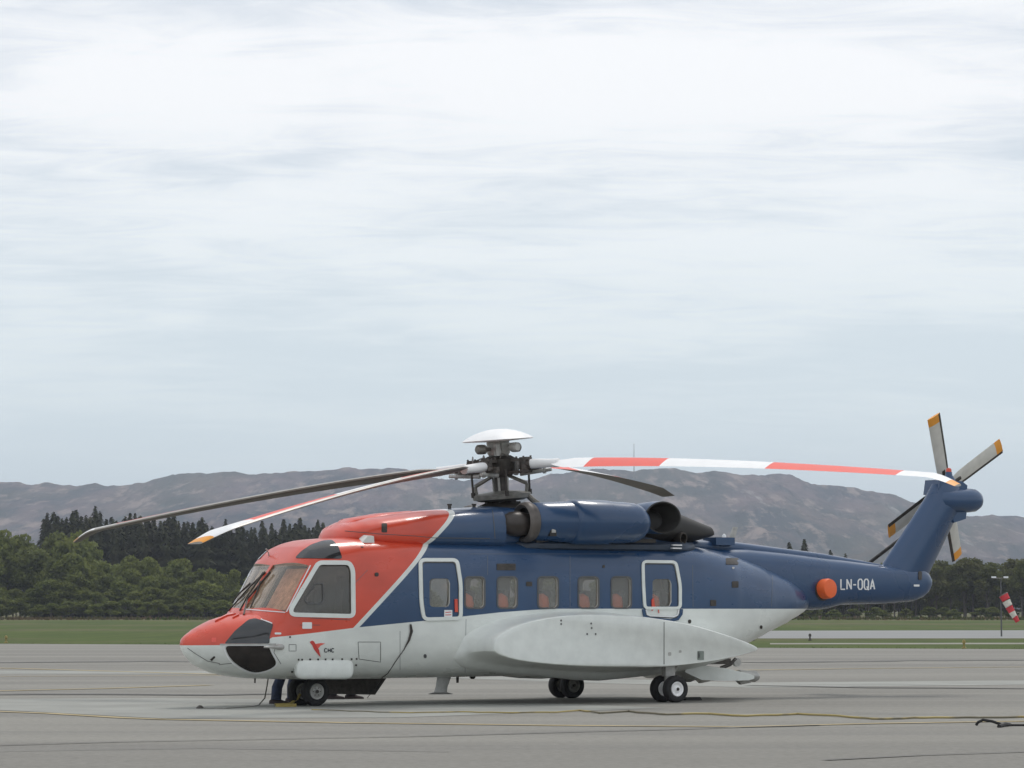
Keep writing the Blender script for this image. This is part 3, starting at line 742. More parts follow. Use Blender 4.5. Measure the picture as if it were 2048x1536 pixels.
line('rear_door_lower_trim', [(1291, 1219), (1293, 1229), (1300, 1231.5), (1345, 1234), (1354, 1230), (1356, 1219)], 2., m_wtext, heli, .008, .02)
skin('door_handle', [(908, 1198), (914, 1198), (915, 1224), (909, 1224)], m_red, heli, .006, .014)
skin('placard', [(888, 1220), (904, 1220), (904, 1234), (888, 1234)], m_wtext, heli, .006, .003)
line('placard_mark', [(890, 1225), (902, 1224)], 1.5, m_bird, heli, .0095, .002); line('placard_mark', [(890, 1230), (902, 1229.5)], 1.5, m_bird, heli, .0095, .002)
skin('door_handle', [(1302, 1200), (1306, 1196), (1309, 1216), (1303, 1222)], m_red, heli, .006, .014)
line('door_strap', [(1306, 1196), (1308, 1212), (1315, 1216), (1317, 1226)], 1.6, m_red, heli, .012, .006)

# chin, nose and roof glazing
chin = skin('chin_window', roundpoly([(448, 1291.5), (538, 1291.5), (541, 1304), (555, 1327), (538, 1339), (510, 1345.5), (484, 1336), (461, 1318)], 12), m_chin2, heli, .004, .006)
ring('chin_window_frame', roundpoly([(443, 1289), (541, 1289), (545, 1304), (559, 1327), (541, 1342), (510, 1349), (482, 1340), (457, 1321)], 13), 2.5, m_wtext, heli, .003, .008)
skin('nose_window', roundpoly([(449, 1287), (470, 1262), (497, 1240), (510, 1237), (547, 1248), (540, 1270), (539, 1287)], 4), m_chin, heli, .004, .006)
skin('nose_divider', [(440, 1287.6), (552, 1287.0), (552, 1289.6), (440, 1290.2)], m_lgrey, heli, .009, .01)
skin('roof_window', roundpoly([(590, 1116.5), (603, 1103), (622, 1090), (645, 1082), (664, 1080), (676, 1092), (684, 1115), (682, 1118)], 5), m_chin, heli, .004, .006)
skin('roof_window', roundpoly([(590, 1116.5), (603, 1103), (622, 1090), (645, 1082), (664, 1080), (676, 1092), (684, 1115), (682, 1118)], 5), m_chin, heli, .004, .006, mirror=True)
line('trim_strip', [(522, 1239), (545, 1247)], 2., m_wtext, heli, .01, .006)
# nose radome seams, panels, marks on the hull
mb = MB()
for pl in ([(375, 1296), (392, 1308), (415, 1322), (440, 1327)], [(438, 1329), (466, 1326)], [(716, 1284), (761, 1284), (761, 1324), (718, 1318), (716, 1284)], [(578, 1289), (592, 1289), (592, 1302), (578, 1302), (578, 1289)],
           [(552, 1290), (548, 1305), (562, 1328)], [(600, 1250), (640, 1250)], [(700, 1240), (620, 1236)]):
    mb = MB(); line_into(mb, pl, 1.0, .002, .002); mb.build('panel_seam', m_line, heli)
for pl in ([(800, 1262), (800, 1340)], [(932, 1238), (930, 1345)], [(1385, 1130), (1386, 1214)], [(1545, 1150), (1543, 1213)], [(940, 1108), (1270, 1108)], [(735, 1140), (700, 1176)], [(975, 1112), (975, 1150)], [(1140, 1112), (1140, 1214)]):
    line('panel_seam', pl, .7, m_faint, heli, .001, .002)
skin('static_port', [(420, 1319), (428, 1312), (431, 1314), (424, 1322)], m_dark, heli, .003, .004)
for i, (a, b_) in enumerate([(597, 1319), (604, 1319), (620, 1318.5), (636, 1318.5), (651, 1318.5), (665, 1318.5), (684, 1318), (703, 1318), (713, 1317.5), (596, 1331), (584, 1343.5), (595, 1344), (712, 1330), (580, 1274)]):
    skin('fastener', [(a-1.6, b_-1.6), (a+1.6, b_-1.6), (a+1.6, b_+1.6), (a-1.6, b_+1.6)], m_dark, heli, .003, .005)
def gz(name, cx, cy, w_, h_, m=m_dark, r=1.5): return skin(name, rounded(cx-w_/2, cy-h_/2, cx+w_/2, cy+h_/2, min(r, w_/2.1, h_/2.1), 3), m, heli, .003, .005, step=6)
gz('air_vent', 1012, 1134, 38, 13); gz('air_vent', 1058, 1168, 12, 9); gz('air_vent', 1464, 1123, 25, 13); gz('air_vent', 1470, 1169, 13, 13); gz('air_vent', 1426, 1206, 12, 12); gz('air_vent', 1207, 1133, 5, 6)
gz('oval_port', 850, 1312, 6, 8, m_line, 3); gz('oval_port', 1379, 1243, 6, 8, m_dark, 3); gz('oval_port', 1522, 1254, 5, 7, m_dark, 3); gz('oval_port', 753, 1149, 8, 8, m_dark, 3)
gz('placard', 614, 1251, 19, 13, m_wtext); gz('placard', 556, 1267, 13, 4, m_wtext); gz('placard', 428, 1280, 9, 9, m_bred)
gz('oval_port', 1466, 1136, 5, 4, m_lgrey, 2)
# writing: stroke letters laid on the surface
def strokes(name, polylines, wd, m, parent, tree=None, off=.004):
    mb = MB()
    for pl in polylines: line_into(mb, pl, wd, off, .002, tree)
    return mb.build(name, m, parent)
LET = {'L': [[(0, 0), (0, 1), (1, 1)]], 'N': [[(0, 1), (0, 0)], [(0, .03), (1, .97)], [(1, 1), (1, 0)]], '-': [[(.05, .55), (.95, .55)]], 'O': [[(.25, 0), (.75, 0), (1, .2), (1, .8), (.75, 1), (.25, 1), (0, .8), (0, .2), (.25, 0)]],
       'Q': [[(.25, 0), (.75, 0), (1, .2), (1, .8), (.75, 1), (.25, 1), (0, .8), (0, .2), (.25, 0)], [(.6, .72), (1.08, 1.08)]], 'A': [[(0, 1), (.5, 0), (1, 1)], [(.2, .68), (.8, .68)]],
       'C': [[(1, .15), (.8, 0), (.2, 0), (0, .2), (0, .8), (.2, 1), (.8, 1), (1, .85)]], 'H': [[(0, 0), (0, 1)], [(1, 0), (1, 1)], [(0, .5), (1, .5)]]}
def letters(s, x0, y0, w_, h_, gap):
    o_ = []; x = x0
    for ch in s:
        ww = w_*.75 if ch == '-' else w_
        o_.append([[(x+a*ww, y0+b_*h_) for a, b_ in pl] for pl in LET[ch]]); x += ww+gap
    return o_
for ch, pls in zip('CHC', letters('CHC', 649, 1297, 4.4, 7, 2.6)): strokes('letter', pls, 1.7, m_ink, heli)
skin('bird_emblem', [(619, 1284), (624, 1281), (628, 1283), (632, 1290), (638, 1300), (641, 1314), (635, 1308), (628, 1299), (624, 1290)], m_bird, heli, .003, .002, 3)
skin('bird_emblem', [(630, 1288), (641, 1286), (650, 1287), (641, 1291), (636, 1297)], m_bred, heli, .003, .002, 3)
# lower cheek fairing
mb = MB(); mb.loft([[Lp(a, 1338, -1.05)+Vector((0, .115+.10*s_*math.copysign(abs(math.cos(t))**.6, math.cos(t)), .17*s_*math.copysign(abs(math.sin(t))**.8, math.sin(t)))) for t in np.linspace(0, 2*math.pi, 16, endpoint=False)] for a, s_ in ((598, .5), (602, .85), (609, 1), (700, 1), (707, .85), (711, .5))])
mb.build('cheek_fairing', m_white, heli)
# wipers on the windscreen
for pts in ([(480, 1222), (500, 1190), (530, 1147)], [(488, 1230), (497, 1200), (543, 1146)], [(502, 1216), (515, 1190), (524, 1165)], [(452, 1220), (482, 1188), (503, 1169)], [(458, 1222), (500, 1178), (533, 1146)]):
    H = hits(pts); mb = MB(); mb.tube([h+n_*(.03 if i else .01) for i, (h, n_) in enumerate(H)], [.014, .014, .022], 6); mb.build('wiper_arm', m_dark, heli)
mb = MB(); H = hits([(545, 1131), (488, 1219)]); line_into(mb, [(545, 1130), (486, 1219)], 4.2, .002, .012); mb.build('centre_post', m_red, heli)
for pts in ([(430, 1243), (455, 1231), (472, 1228)], [(465, 1236), (478, 1230)]): line('nose_trim', pts, 2., m_red, heli, .003, .02)
H = hits([(538, 1112)]); mb = MB(); mb.tube([H[0][0], H[0][0]+Vector((-.02, -.02, .06)), H[0][0]+Vector((-.08, -.04, .12))], .012, 6); mb.build('temperature_probe', m_lgrey, heli)
# pitot probe
pp = hits([(556, 1294)])[0][0]; mb = MB(); mb.tube([pp+Vector((.1, .02, 0)), pp+Vector((-.02, -.06, 0)), pp+Vector((-.14, -.08, 0)), pp+Vector((-.30, -.08, 0))], [.05, .05, .022, .014], 10); mb.build('pitot_probe', m_lgrey, heli)
# interior: cockpit seats, cabin seats, bulkhead, panels added for the windscreen's reflected tone
for sy in (-1, 1):
    s_ = MB(); s_.box((-6.35, .48*sy, 1.12), (.46, .48, .16)); s_.box((-6.08, .48*sy, 1.55), (.14, .46, .8), rot=Matrix.Rotation(.12, 3, 'Y')); s_.box((-6.0, .48*sy, 2.05), (.10, .24, .2)); s_.box((-6.3, .48*sy, .82), (.3, .3, .5))
    s_.build('pilot_seat', m_seat, heli)
b = MB(); b.box((-6.98, 0, 1.38), (.35, 1.6, .3)); b.box((-6.85, 0, 1.0), (.25, .5, .7)); b.build('instrument_panel', m_dark, heli)
b = MB(); b.box((-5.75, 0, 1.70), (.04, 1.9, 1.9)); b.build('cockpit_bulkhead', m_seat, heli)
b = MB(); b.box((-2.5, 0, .68), (7, 1.8, .06)); b.build('cabin_floor', m_seat, heli)
b = MB(); b.loft([[Vector((-7.13, y_, 1.60)), Vector((-6.72, y_, 2.28)), Vector((-6.69, y_, 2.26)), Vector((-7.10, y_, 1.58))] for y_ in (-.82, -.12)]); b.build('reflection_panel', mat('tan_reflection', (.78, .50, .38), .8, var=.3, scale=8), heli)  # added panel, coloured to give the windscreen its brownish reflection
b = MB(); b.loft([[Vector((-7.13, y_, 1.60)), Vector((-6.72, y_, 2.28)), Vector((-6.69, y_, 2.26)), Vector((-7.10, y_, 1.58))] for y_ in (.12, .82)]); b.build('reflection_panel', mat('pale_reflection', (.62, .58, .50), .8, var=.3, scale=8), heli)  # added paler panel for the reflection in the starboard pane
for i, x in enumerate((-3.75, -3.05, -2.22, -1.38, -.68, .1)):
    for sy in (-1, 1):
        s_ = MB(); s_.box((x+.12, .70*sy, 1.62), (.10, .46, .62), rot=Matrix.Rotation(.15, 3, 'Y')); s_.box((x-.06, .70*sy, 1.25), (.42, .46, .1)); s_.build('cabin_seat', m_seat, heli)
        if sy < 0:
            s_ = MB(); s_.loft([[Vector((x+.02+.13*k*math.cos(t), -.93+.1*math.sin(t)*k, zz_-.0)) for t in np.linspace(0, 2*math.pi, 12, endpoint=False)] for zz_, k in ((1.5, 1), (1.70, 1.2), (1.82, 1.0), (1.88, .3))])
            s_.build('life_vest', m_orange, heli)

# cowling above the cabin
CT = [(-5.88, 2.74, 2.84, .20, 2.80, 2, 2), (-5.82, 2.66, 2.94, .42, 2.80, 2.2, 2), (-5.7, 2.6, 3.03, .60, 2.81, 2.5, 2), (-5.5, 2.56, 3.10, .74, 2.81, 2.8, 2), (-5.25, 2.54, 3.155, .84, 2.81, 3, 2), (-4.8, 2.5, 3.22, .93, 2.82, 3.3, 2), (-4.3, 2.5, 3.28, .97, 2.83, 3.6, 2),
      (-3.37, 2.5, 3.35, 1.0, 2.84, 4, 2), (-2.95, 2.5, 3.38, 1.0, 2.84, 4.2, 2), (-2.9, 2.5, 3.38, .88, 2.84, 4, 2), (-2.4, 2.5, 3.38, .80, 2.84, 3.5, 2), (-1.5, 2.5, 3.36, .80, 2.84, 3, 2), (.2, 2.5, 3.36, .80, 2.84, 3, 2), (.6, 2.55, 3.3, .7, 2.84, 3, 2), (1.2, 2.6, 3.15, .5, 2.84, 3, 2)]
cw = MB(); cw.loft([sect(*r) for r in table(CT, sorted(set([r[0] for r in CT]) | set(np.round(np.arange(-5.8, 1.2, .12), 3).tolist())))])
cow = cw.build('cowling', m_liv, heli); bcow = BVHTree.FromPolygons([Vector(v) for v in cw.v], cw.f)
mb = MB(); line('cowling_seam', [(985, 1020), (988, 1050), (990, 1077)], 1.2, m_line, heli, .002, .003, bcow); line('cowling_seam', [(690, 1062), (760, 1068), (830, 1072), (872, 1076)], 1., m_line, heli, .002, .003, bcow); line('cowling_seam', [(872, 1075.5), (980, 1077)], 1.4, m_line, heli, .002, .003, bcow)
skin('air_vent', rounded(763, 1047, 774, 1065, 2, 3), m_dark, heli, .003, .005, tree=bcow)
p_ = hit(730, 1081) or hit(730, 1090); h = p_[0]; mb = MB(); mb.loft([[h+Vector((a, y_, z_)) for a, z_ in pr2] for y_, pr2 in ((-.09, ((-.12, -.06), (.13, -.06), (.12, .07), (0, .07))), (.10, ((-.16, -.06), (.14, -.06), (.13, .10), (.02, .10))))]); mb.build('ice_detector_scoop', m_white, heli)
p1_ = Lp(672, 1048, -.1); mb = MB(); mb.loft([sect(x, z0, z1, w_, (z0+z1)/2, 2.5, 2) for x, z0, z1, w_ in ((-5.65, 2.98, 3.03, .2), (-5.5, 3.03, 3.14, .3), (-4.9, 3.1, 3.24, .3), (-4.3, 3.2, 3.29, .2))]); mb.build('air_intake_ridge', m_red, heli)
for px in (899, 948):
    p_ = Lp(px, 1014, -.3); mb = MB(); mb.cyl(p_-Vector((0, 0, .08)), p_+Vector((0, 0, .03)), .03, .03, 8); mb.box(p_+Vector((0, 0, .04)), (.07, .04, .03)); mb.build('lifting_lug', m_dark, heli)
# engine nacelles
for sy in (-1, 1):
    nc = MB(); prof_ = [(-2.40, .30), (-2.36, .322), (-2.15, .335), (-1.86, .350), (-1.68, .357), (-1.66, .372), (-1.60, .388), (-1.25, .39), (-.98, .385), (-.80, .365), (-.6, .36), (-.42, .345), (-.30, .30), (-.20, .2)]
    nc.loft([[Vector((x, sy*(.90+.02*k_)+r_*1.0*math.cos(t), 3.115+r_*math.sin(t))) for t in np.linspace(0, 2*math.pi, 40, endpoint=False)] for k_, (x, r_) in enumerate(prof_)])
    nac = nc.build('engine_nacelle', m_blue, heli)
    b = MB(); b.lathe((-2.56, sy*.90, 3.10), (1, 0, 0), [(.02, .25), (-.03, .30), (0, .335), (.05, .35), (.11, .35), (.17, .33), (.17, .30)], 40, cap=False); b.build('intake_lip', m_lip, nac)
    b = MB(); b.lathe((-2.56, sy*.90, 3.07), (1, 0, 0), [(-.42, .02), (-.40, .09), (-.34, .16), (-.24, .205), (-.10, .22), (0, .20), (.2, .18)], 32); b.build('intake_filter', mat('brown_filter', (.045, .036, .031), .4, .2, var=.3), nac)
    b = MB(); b.lathe((-2.44, sy*.90, 3.10), (1, 0, 0), [(0, .31), (.2, .31)], 24); b.build('intake_throat', m_soot, nac)
    b = MB(); b.box((-2.14, sy*1.17, 2.98), (.13, .12, .24)); b.build('access_opening', m_soot, nac)
    b = MB(); b.box((-2.14, sy*1.235, 2.95), (.08, .02, .06)); b.build('data_plate', m_lgrey, nac)
    # exhaust duct, oval, facing outboard
    ex_ = MB(); rings = []
    for y_, k_, dx, dz in ((-.60, .86, -.12, 0), (-.9, 1.0, -.06, 0), (-1.12, 1.05, -.02, .0), (-1.26, 1.03, .02, .0), (-1.265, .95, .02, .0), (-1.1, .90, -.02, 0), (-.8, .75, -.12, 0)):
        rings.append([Vector((.12+dx+.375*k_*math.cos(t), y_*-sy*-1*1.0 if False else (y_ if sy < 0 else -y_), 3.215+dz+.275*k_*math.sin(t))) for t in np.linspace(0, 2*math.pi, 36, endpoint=False)])
    ex_.loft(rings, True); ex_.mi = [1 if (i >= 36*3) else 0 for i in range(len(ex_.f))]
    ex_.build('exhaust_duct', [m_blue, m_soot], nac)
m_inn = m_soot
b = MB(); b.loft([sect(x, zb, zt, w_, (zb+zt)/2-.05, 3.2, 2.2) for x, zb, zt, w_ in ((.05, 2.72, 3.50, .90), (.3, 2.72, 3.48, .95), (.6, 2.72, 3.45, .93), (1.0, 2.75, 3.34, .82), (1.4, 2.8, 3.22, .70), (1.70, 2.88, 3.13, .62), (1.76, 2.92, 3.08, .56))])
b.build('exhaust_fairing', m_soot, heli)
p_ = Lp(1362, 1076, -.85); b = MB(); b.lathe(p_, (.3, -1, -.1), [(-.2, .10), (.06, .105), (.06, .085), (-.1, .08)], 18); b.build('drain_pipe', m_dark, heli)
b = MB(); b.loft([[Vector((x, y_, z_)) for y_, z_ in ((-.95, 2.72), (-.95, 2.84), (-.6, 2.86), (-.6, 2.72))] for x in (-2.3, .2)]); b.build('nacelle_tray', m_dark, heli)
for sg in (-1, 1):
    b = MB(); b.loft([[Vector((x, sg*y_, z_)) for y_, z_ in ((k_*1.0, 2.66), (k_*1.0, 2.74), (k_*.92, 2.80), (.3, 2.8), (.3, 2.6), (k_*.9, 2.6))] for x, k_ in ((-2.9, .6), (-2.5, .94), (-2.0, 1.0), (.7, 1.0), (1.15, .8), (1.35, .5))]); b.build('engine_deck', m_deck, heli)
b = MB(); b.box((.60, -1.02, 2.74), (.20, .05, .022)); b.build('placard', m_wtext, heli); b = MB(); b.box((.58, -1.03, 2.685), (.20, .07, .022)); b.build('placard', m_wtext, heli)

# tail boom
BO = [(1.2, 1.9, 2.66, .30, 2.2, 2.6, 2.6), (2.0, 1.7, 2.72, .42, 2.2, 2.8, 2.6), (2.75, 1.62, 2.72, .43, 2.1, 2.9, 3), (3.67, 1.60, 2.65, .42, 2.05, 3, 3.2), (4.4, 1.60, 2.58, .40, 2.05, 3, 3.2), (4.65, 1.62, 2.555, .39, 2.05, 3, 3), (5.0, 1.695, 2.53, .37, 2.07, 3, 3), (6.0, 1.715, 2.43, .32, 2.08, 3, 3), (6.75, 1.76, 2.385, .27, 2.1, 3, 2.8),
      (6.98, 1.83, 2.37, .24, 2.11, 2.8, 2.6), (7.12, 1.92, 2.31, .19, 2.12, 2.4, 2.4), (7.2, 2.01, 2.23, .12, 2.12, 2.2, 2.2), (7.235, 2.08, 2.16, .04, 2.12, 2, 2)]
bo = MB(); bo.loft([sect(*r, 48) for r in table(BO, sorted(set([r[0] for r in BO]) | set(np.round(np.arange(1.4, 7, .2), 3).tolist())))])
boom = bo.build('tail_boom', m_blue, heli); bbo = BVHTree.FromPolygons([Vector(v) for v in bo.v], bo.f)
b = MB(); b.loft([sect(x, zt-.25, zt, w_, zt-.12, 2.4, 2, 20) for x, zt, w_ in ((1.2, 2.86, .2), (1.9, 2.86, .2), (2.6, 2.84, .17), (3.6, 2.745, .15), (4.6, 2.65, .13), (5.6, 2.52, .10), (6.1, 2.45, .07))]); b.build('drive_shaft_cover', m_blue, heli)
b = MB(); b.box((2.2, -.1, 2.84), (.42, .4, .14)); b.build('shaft_joint_cover', m_blue, heli)
b = MB(); b.loft([[Vector((2.42+a, -.1+y_, 2.88+z_)) for a, z_ in ((0, 0), (.13, 0), (.20, .23), (.10, .23))] for y_ in (-.012, .012)]); b.build('blade_antenna', m_lgrey, heli)
b = MB(); b.lathe((2.28, -.15, 2.9), (0, 0, 1), [(0, .04), (.05, .035), (.08, .01)], 10); b.build('position_light', m_wtext, heli)
for ch, pls in zip('LN-OQA', letters('LN-OQA', 1681.5, 1158.5, 8.3, 20, 3.9)): strokes('letter', pls, 2.7, m_wtext, heli, bbo)
skin('tail_light_bracket', rounded(1827, 1169, 1838, 1173, 1, 2), m_wtext, heli, .004, .01, tree=bbo); skin('tail_vent', rounded(1836, 1143, 1843, 1160, 3, 3), m_dark, heli, .004, .01, tree=bbo)
# orange cover on the side of the boom
oc = hit(1648, 1178, bbo)[0]; ax = Vector((.16, -1, .06)).normalized()
cap_ = MB(); cap_.lathe(oc, ax, [(-.12, .185), (.12, .185), (.165, .17), (.175, .13), (.178, .02)], 36); cap = cap_.build('round_cover', m_cap, heli)
b = MB(); b.lathe(oc, ax, [(-.2, .215), (-.02, .215), (-.01, .19), (-.03, .12)], 36); b.build('cover_seat', m_dark, cap)

# pylon, gearbox fairing, stabiliser
def slab(c0, c1, th0, th1, n=18):
    """loft of thin rounded sections from (xfront,xrear,z) to (xfront,xrear,z)"""
    rings = []
    for t in np.linspace(0, 1, 8):
        xf, xr, z_ = [c0[i]+(c1[i]-c0[i])*t for i in range(3)]; th = th0+(th1-th0)*t; cx, hw = (xf+xr)/2, (xr-xf)/2
        rings.append([Vector((cx-.12*hw*abs(math.sin(a))+hw*math.copysign(abs(math.cos(a))**1.0, math.cos(a)), th*math.copysign(abs(math.sin(a))**1.5, math.sin(a)), z_)) for a in np.linspace(0, 2*math.pi, 36, endpoint=False)])
    return rings
py = MB(); py.loft(slab((5.93, 7.20, 2.25), (7.16, 8.14, 3.72), .24, .24)+slab((7.16, 8.14, 3.72), (7.34, 8.05, 4.0), .24, .18)[1:])
py.build('tail_pylon', m_blue, heli)
b = MB(); b.lathe((7.3, -.06, 3.68), (1, 0, .02), [(0, .08), (.15, .20), (.35, .225), (.8, .235), (1.0, .22), (1.10, .17), (1.15, .10), (1.17, .02)], 32); b.build('gearbox_fairing', m_blue, heli)
b = MB(); b.loft([[Vector((x, y_, z_)) for x, z_ in ((7.35, 3.8), (8.05, 3.75), (8.08, 3.98), (7.95, 4.06), (7.4, 4.08))] for y_ in (-.14, .30)]); b.build('gearbox_cover', m_blue, heli, smooth=False)
b = MB(); b.loft([[Vector((x, y_, z_)) for x, z_ in ((7.75, 3.26), (8.05, 3.34), (8.08, 3.5), (7.7, 3.5))] for y_ in (-.12, .12)]); b.build('lower_fairing', m_blue, heli, smooth=False)
b = MB(); b.lathe((7.78, .05, 4.04), (0, 0, 1), [(0, .14), (.06, .12), (.14, .07), (.2, .06)], 18); b.build('beacon_mount', m_blue, heli)
b = MB(); b.lathe((7.78, .05, 4.24), (0, 0, 1), [(0, .055), (.04, .055), (.07, .04), (.08, .01)], 14); b.build('beacon', m_red, heli)
b = MB(); b.box((7.35, -.16, 4.10), (.12, .05, .07)); b.build('camera_light', m_wtext, heli)
st = MB(); st.loft([[Vector((6.15+.45*t+(.5-.12*t)*u_, .2+2.1*t, 2.28+.02*math.copysign(1, v_)*abs(v_))) for u_, v_ in ((-.8, 0), (-.4, 1.6), (.3, 1.4), (.9, 0), (.3, -1.4), (-.4, -1.6))] for t in (0, .5, 1)]); st.build('stabiliser', m_blue, heli)
b = MB(); b.tube([(6.75, .15, 3.0), (6.70, 1.5, 2.34)], .035, 8); b.build('stabiliser_strut', m_dark, heli)

# tail rotor
TC = Vector((7.92, .67, 3.955))-Vector((0.12, 0, 0))
def w2l(v): return toL(v)
va = w2l(Vector((-.343, -.93, 1.303))).normalized(); vb = w2l(Vector((1.158, .75, .816))).normalized()
tn = va.cross(vb).normalized()
if tn.y < 0: tn = -tn
vb = (vb-va*vb.dot(va)*.5).normalized(); va = (va-vb*va.dot(vb)).normalized()
TC = Lp(1891, 976, .67)
hub = MB(); hub.lathe(TC-tn*.55, tn, [(0, .12), (.35, .12), (.40, .20), (.62, .20), (.68, .1), (.70, .02)], 24)
for v_ in (va, -va, vb, -vb): hub.cyl(TC, TC+v_*.42, .06, .05, 10)
tr_ = hub.build('tail_rotor', m_dark, heli)
for v_ in (va, vb, -va, -vb):
    cd = v_.cross(tn).normalized(); pitch = -.02; cdir = (cd*math.cos(pitch)+tn*math.sin(pitch)).normalized(); nd = v_.cross(cdir).normalized()
    bl = MB(); rings = []; rs = [.2, .42, .7, 1.0, 1.3, 1.50, 1.501, 1.62, 1.675]
    for r_ in rs:
        ch = .12+.045*min(1, (r_-.2)/.25)
        c0 = TC+v_*r_; tw = -.12*(r_/1.675); cd2 = cdir*math.cos(tw)+nd*math.sin(tw); nd2 = nd
        rings.append([c0+cd2*(ch*a)+nd2*(ch*.16*bq) for a, bq in ((-1, 0), (-.6, .8), (.2, 1), (.8, .5), (1, 0), (.8, -.4), (.2, -.6), (-.6, -.5))])
    bl.loft(rings, True); bl.mi = [(1 if i//8 >= 5 else 0) for i in range(len(bl.f))]
    for i in range(len(bl.f)-2, len(bl.f)): bl.mi[i] = 1
    for i in range(len(bl.f)-2):
        if i % 8 in (0, 7): bl.mi[i] = 2
    bl.build('tail_rotor_blade', [m_tailgrey, m_borange, m_dark], tr_)

# main rotor
TX, TZ, TAU = -2.454, 4.10, .085
def RL(u, v_, w_):
    return Vector((TX+u*math.cos(TAU)-w_*math.sin(TAU), v_, TZ+w_*math.cos(TAU)+u*math.sin(TAU)))
def RR(v_): return RL(v_[0], v_[1], v_[2])
def rmb(fn):
    q_ = MB(); fn(q_); q_.v = [tuple(RR(v_)) for v_ in q_.v]; return q_
NOM = [R(-60+90*k_+.5) for k_ in range(4)]
AZ = [R(a+1.4) for a in (-64.03, 35.2, 124.6, 204.8)]
head = rmb(lambda q_: (q_.lathe((0, 0, -.18), (0, 0, 1), [(0, .10), (.0, .20), (.10, .28), (.30, .30), (.36, .2), (.36, .1)], 24), q_.lathe((0, 0, -.75), (0, 0, 1), [(0, .13), (.3, .11), (.7, .11), (.75, .2)], 20))).build('rotor_head', m_dark, heli)
rmb(lambda q_: (q_.lathe((0, 0, .18), (0, 0, 1), [(0, .17), (.05, .20), (.26, .20), (.32, .17), (.42, .16)], 28))).build('mast_column', m_lgrey, head)
rmb(lambda q_: q_.lathe((0, 0, .46), (0, 0, 1), [(-.03, .2), (-.012, .60), (.0, .625), (.05, .555), (.105, .44), (.152, .30), (.18, .17), (.19, .04)], 56)).build('rotor_dome', m_bwhite, head)
for k_, a in enumerate([R(10), R(100), R(190), R(280)]):
    c_, s_ = math.cos(a), math.sin(a)
    rmb(lambda q_: (q_.cyl((c_*.15, s_*.15, .30), (c_*.38, s_*.38, .31), .035, None, 8), q_.lathe((c_*.40, s_*.40, .31), (c_, s_, 0), [(-.05, .05), (-.03, .085), (.07, .085), (.10, .06)], 16))).build('vibration_absorber', m_lgrey if k_ % 2 else m_grey, head)
rmb(lambda q_: (q_.box((.05, -.22, .33), (.26, .1, .13)), q_.box((-.14, -.18, .28), (.1, .08, .2)))).build('absorber_box', m_lgrey, head)
for k_, a in enumerate(NOM):
    c_, s_ = math.cos(a), math.sin(a); d = Vector((c_, s_, 0)); pz = Vector((-s_, c_, 0))
    def arm(q_):
        rot = Matrix.Rotation(a, 3, 'Z')
        q_.box(d*.36+Vector((0, 0, .09)), (.46, .20, .05), rot=rot); q_.box(d*.36+Vector((0, 0, -.12)), (.46, .20, .05), rot=rot)
        q_.cyl(d*.5+Vector((0, 0, -.15)), d*.5+Vector((0, 0, .13)), .10, None, 14); q_.cyl(d*.42+pz*.16+Vector((0, 0, -.06)), d*.78+pz*.2+Vector((0, 0, -.04)), .035, None, 8)
        q_.box(d*.62+pz*.22+Vector((0, 0, -.06)), (.12, .12, .10), rot=rot); q_.cyl(d*.5+Vector((0, 0, -.01)), d*.62, .09, .11, 12)
        for j_ in range(3): q_.cyl(d*(.3+.14*j_)+pz*(.07)+Vector((0, 0, .1)), d*(.3+.14*j_)+pz*.07+Vector((0, 0, .15)), .018, None, 6)
    rmb(arm).build('hub_arm', m_hub, head)
    a2 = AZ[k_]; d2 = Vector((math.cos(a2), math.sin(a2), 0))
    rmb(lambda q_: q_.tube([d*.6, d*.75+Vector((0, 0, 0)), d2*1.05+Vector((0, 0, -.01)), d2*1.18+Vector((0, 0, -.015))], [.085, .085, .075, .08], 14)).build('blade_sleeve', m_bwhite, head)
    la = a+R(38); ld = Vector((math.cos(la), math.sin(la), 0))
    rmb(lambda q_: (q_.cyl(ld*.50+Vector((0, 0, -.50)), ld*.51+Vector((0, 0, -.06)), .02, .02, 8), q_.cyl(ld*.50+Vector((0, 0, -.52)), ld*.505+Vector((0, 0, -.43)), .04, None, 8))).build('pitch_link', m_dark, head)
rmb(lambda q_: (q_.lathe((0, 0, -.52), (0, 0, 1), [(-.10, .14), (-.09, .36), (-.05, .50), (.03, .51), (.06, .40), (.09, .14)], 32))).build('swashplate', m_grey, head)
for a in (R(140), R(-40)):
    c_, s_ = math.cos(a), math.sin(a)
    rmb(lambda q_: (q_.tube([(c_*.12, s_*.12, -.16), (c_*.46, s_*.46, -.33)], [.03, .035], 8), q_.tube([(c_*.46, s_*.46, -.33), (c_*.44, s_*.44, -.47)], [.035, .03], 8))).build('scissor_link', m_grey, head)
b = MB(); rr2 = random.Random(2)
b.lathe((-2.40, 0, 3.36), (0, 0, 1), [(0, .5), (.04, .42), (.12, .24), (.2, .18)], 20)
for i in range(7):
    a = i*.9; b.cyl((-2.4+.3*math.cos(a), .26*math.sin(a), 3.36), (-2.42+.22*math.cos(a), .2*math.sin(a), 3.52+rr2.uniform(0, .06)), .035, .03, 8); b.box((-2.4+.27*math.cos(a+.4), .26*math.sin(a+.4), 3.44), (.09, .07, .1))
b.build('mast_base', m_dark, heli)
b = MB(); b.tube([(-2.1, -.3, 3.62), (-2.05, -.45, 3.5), (-1.98, -.55, 3.42)], .05, 8); b.build('hydraulic_pipe', m_grey, heli)
rr3 = random.Random(8)
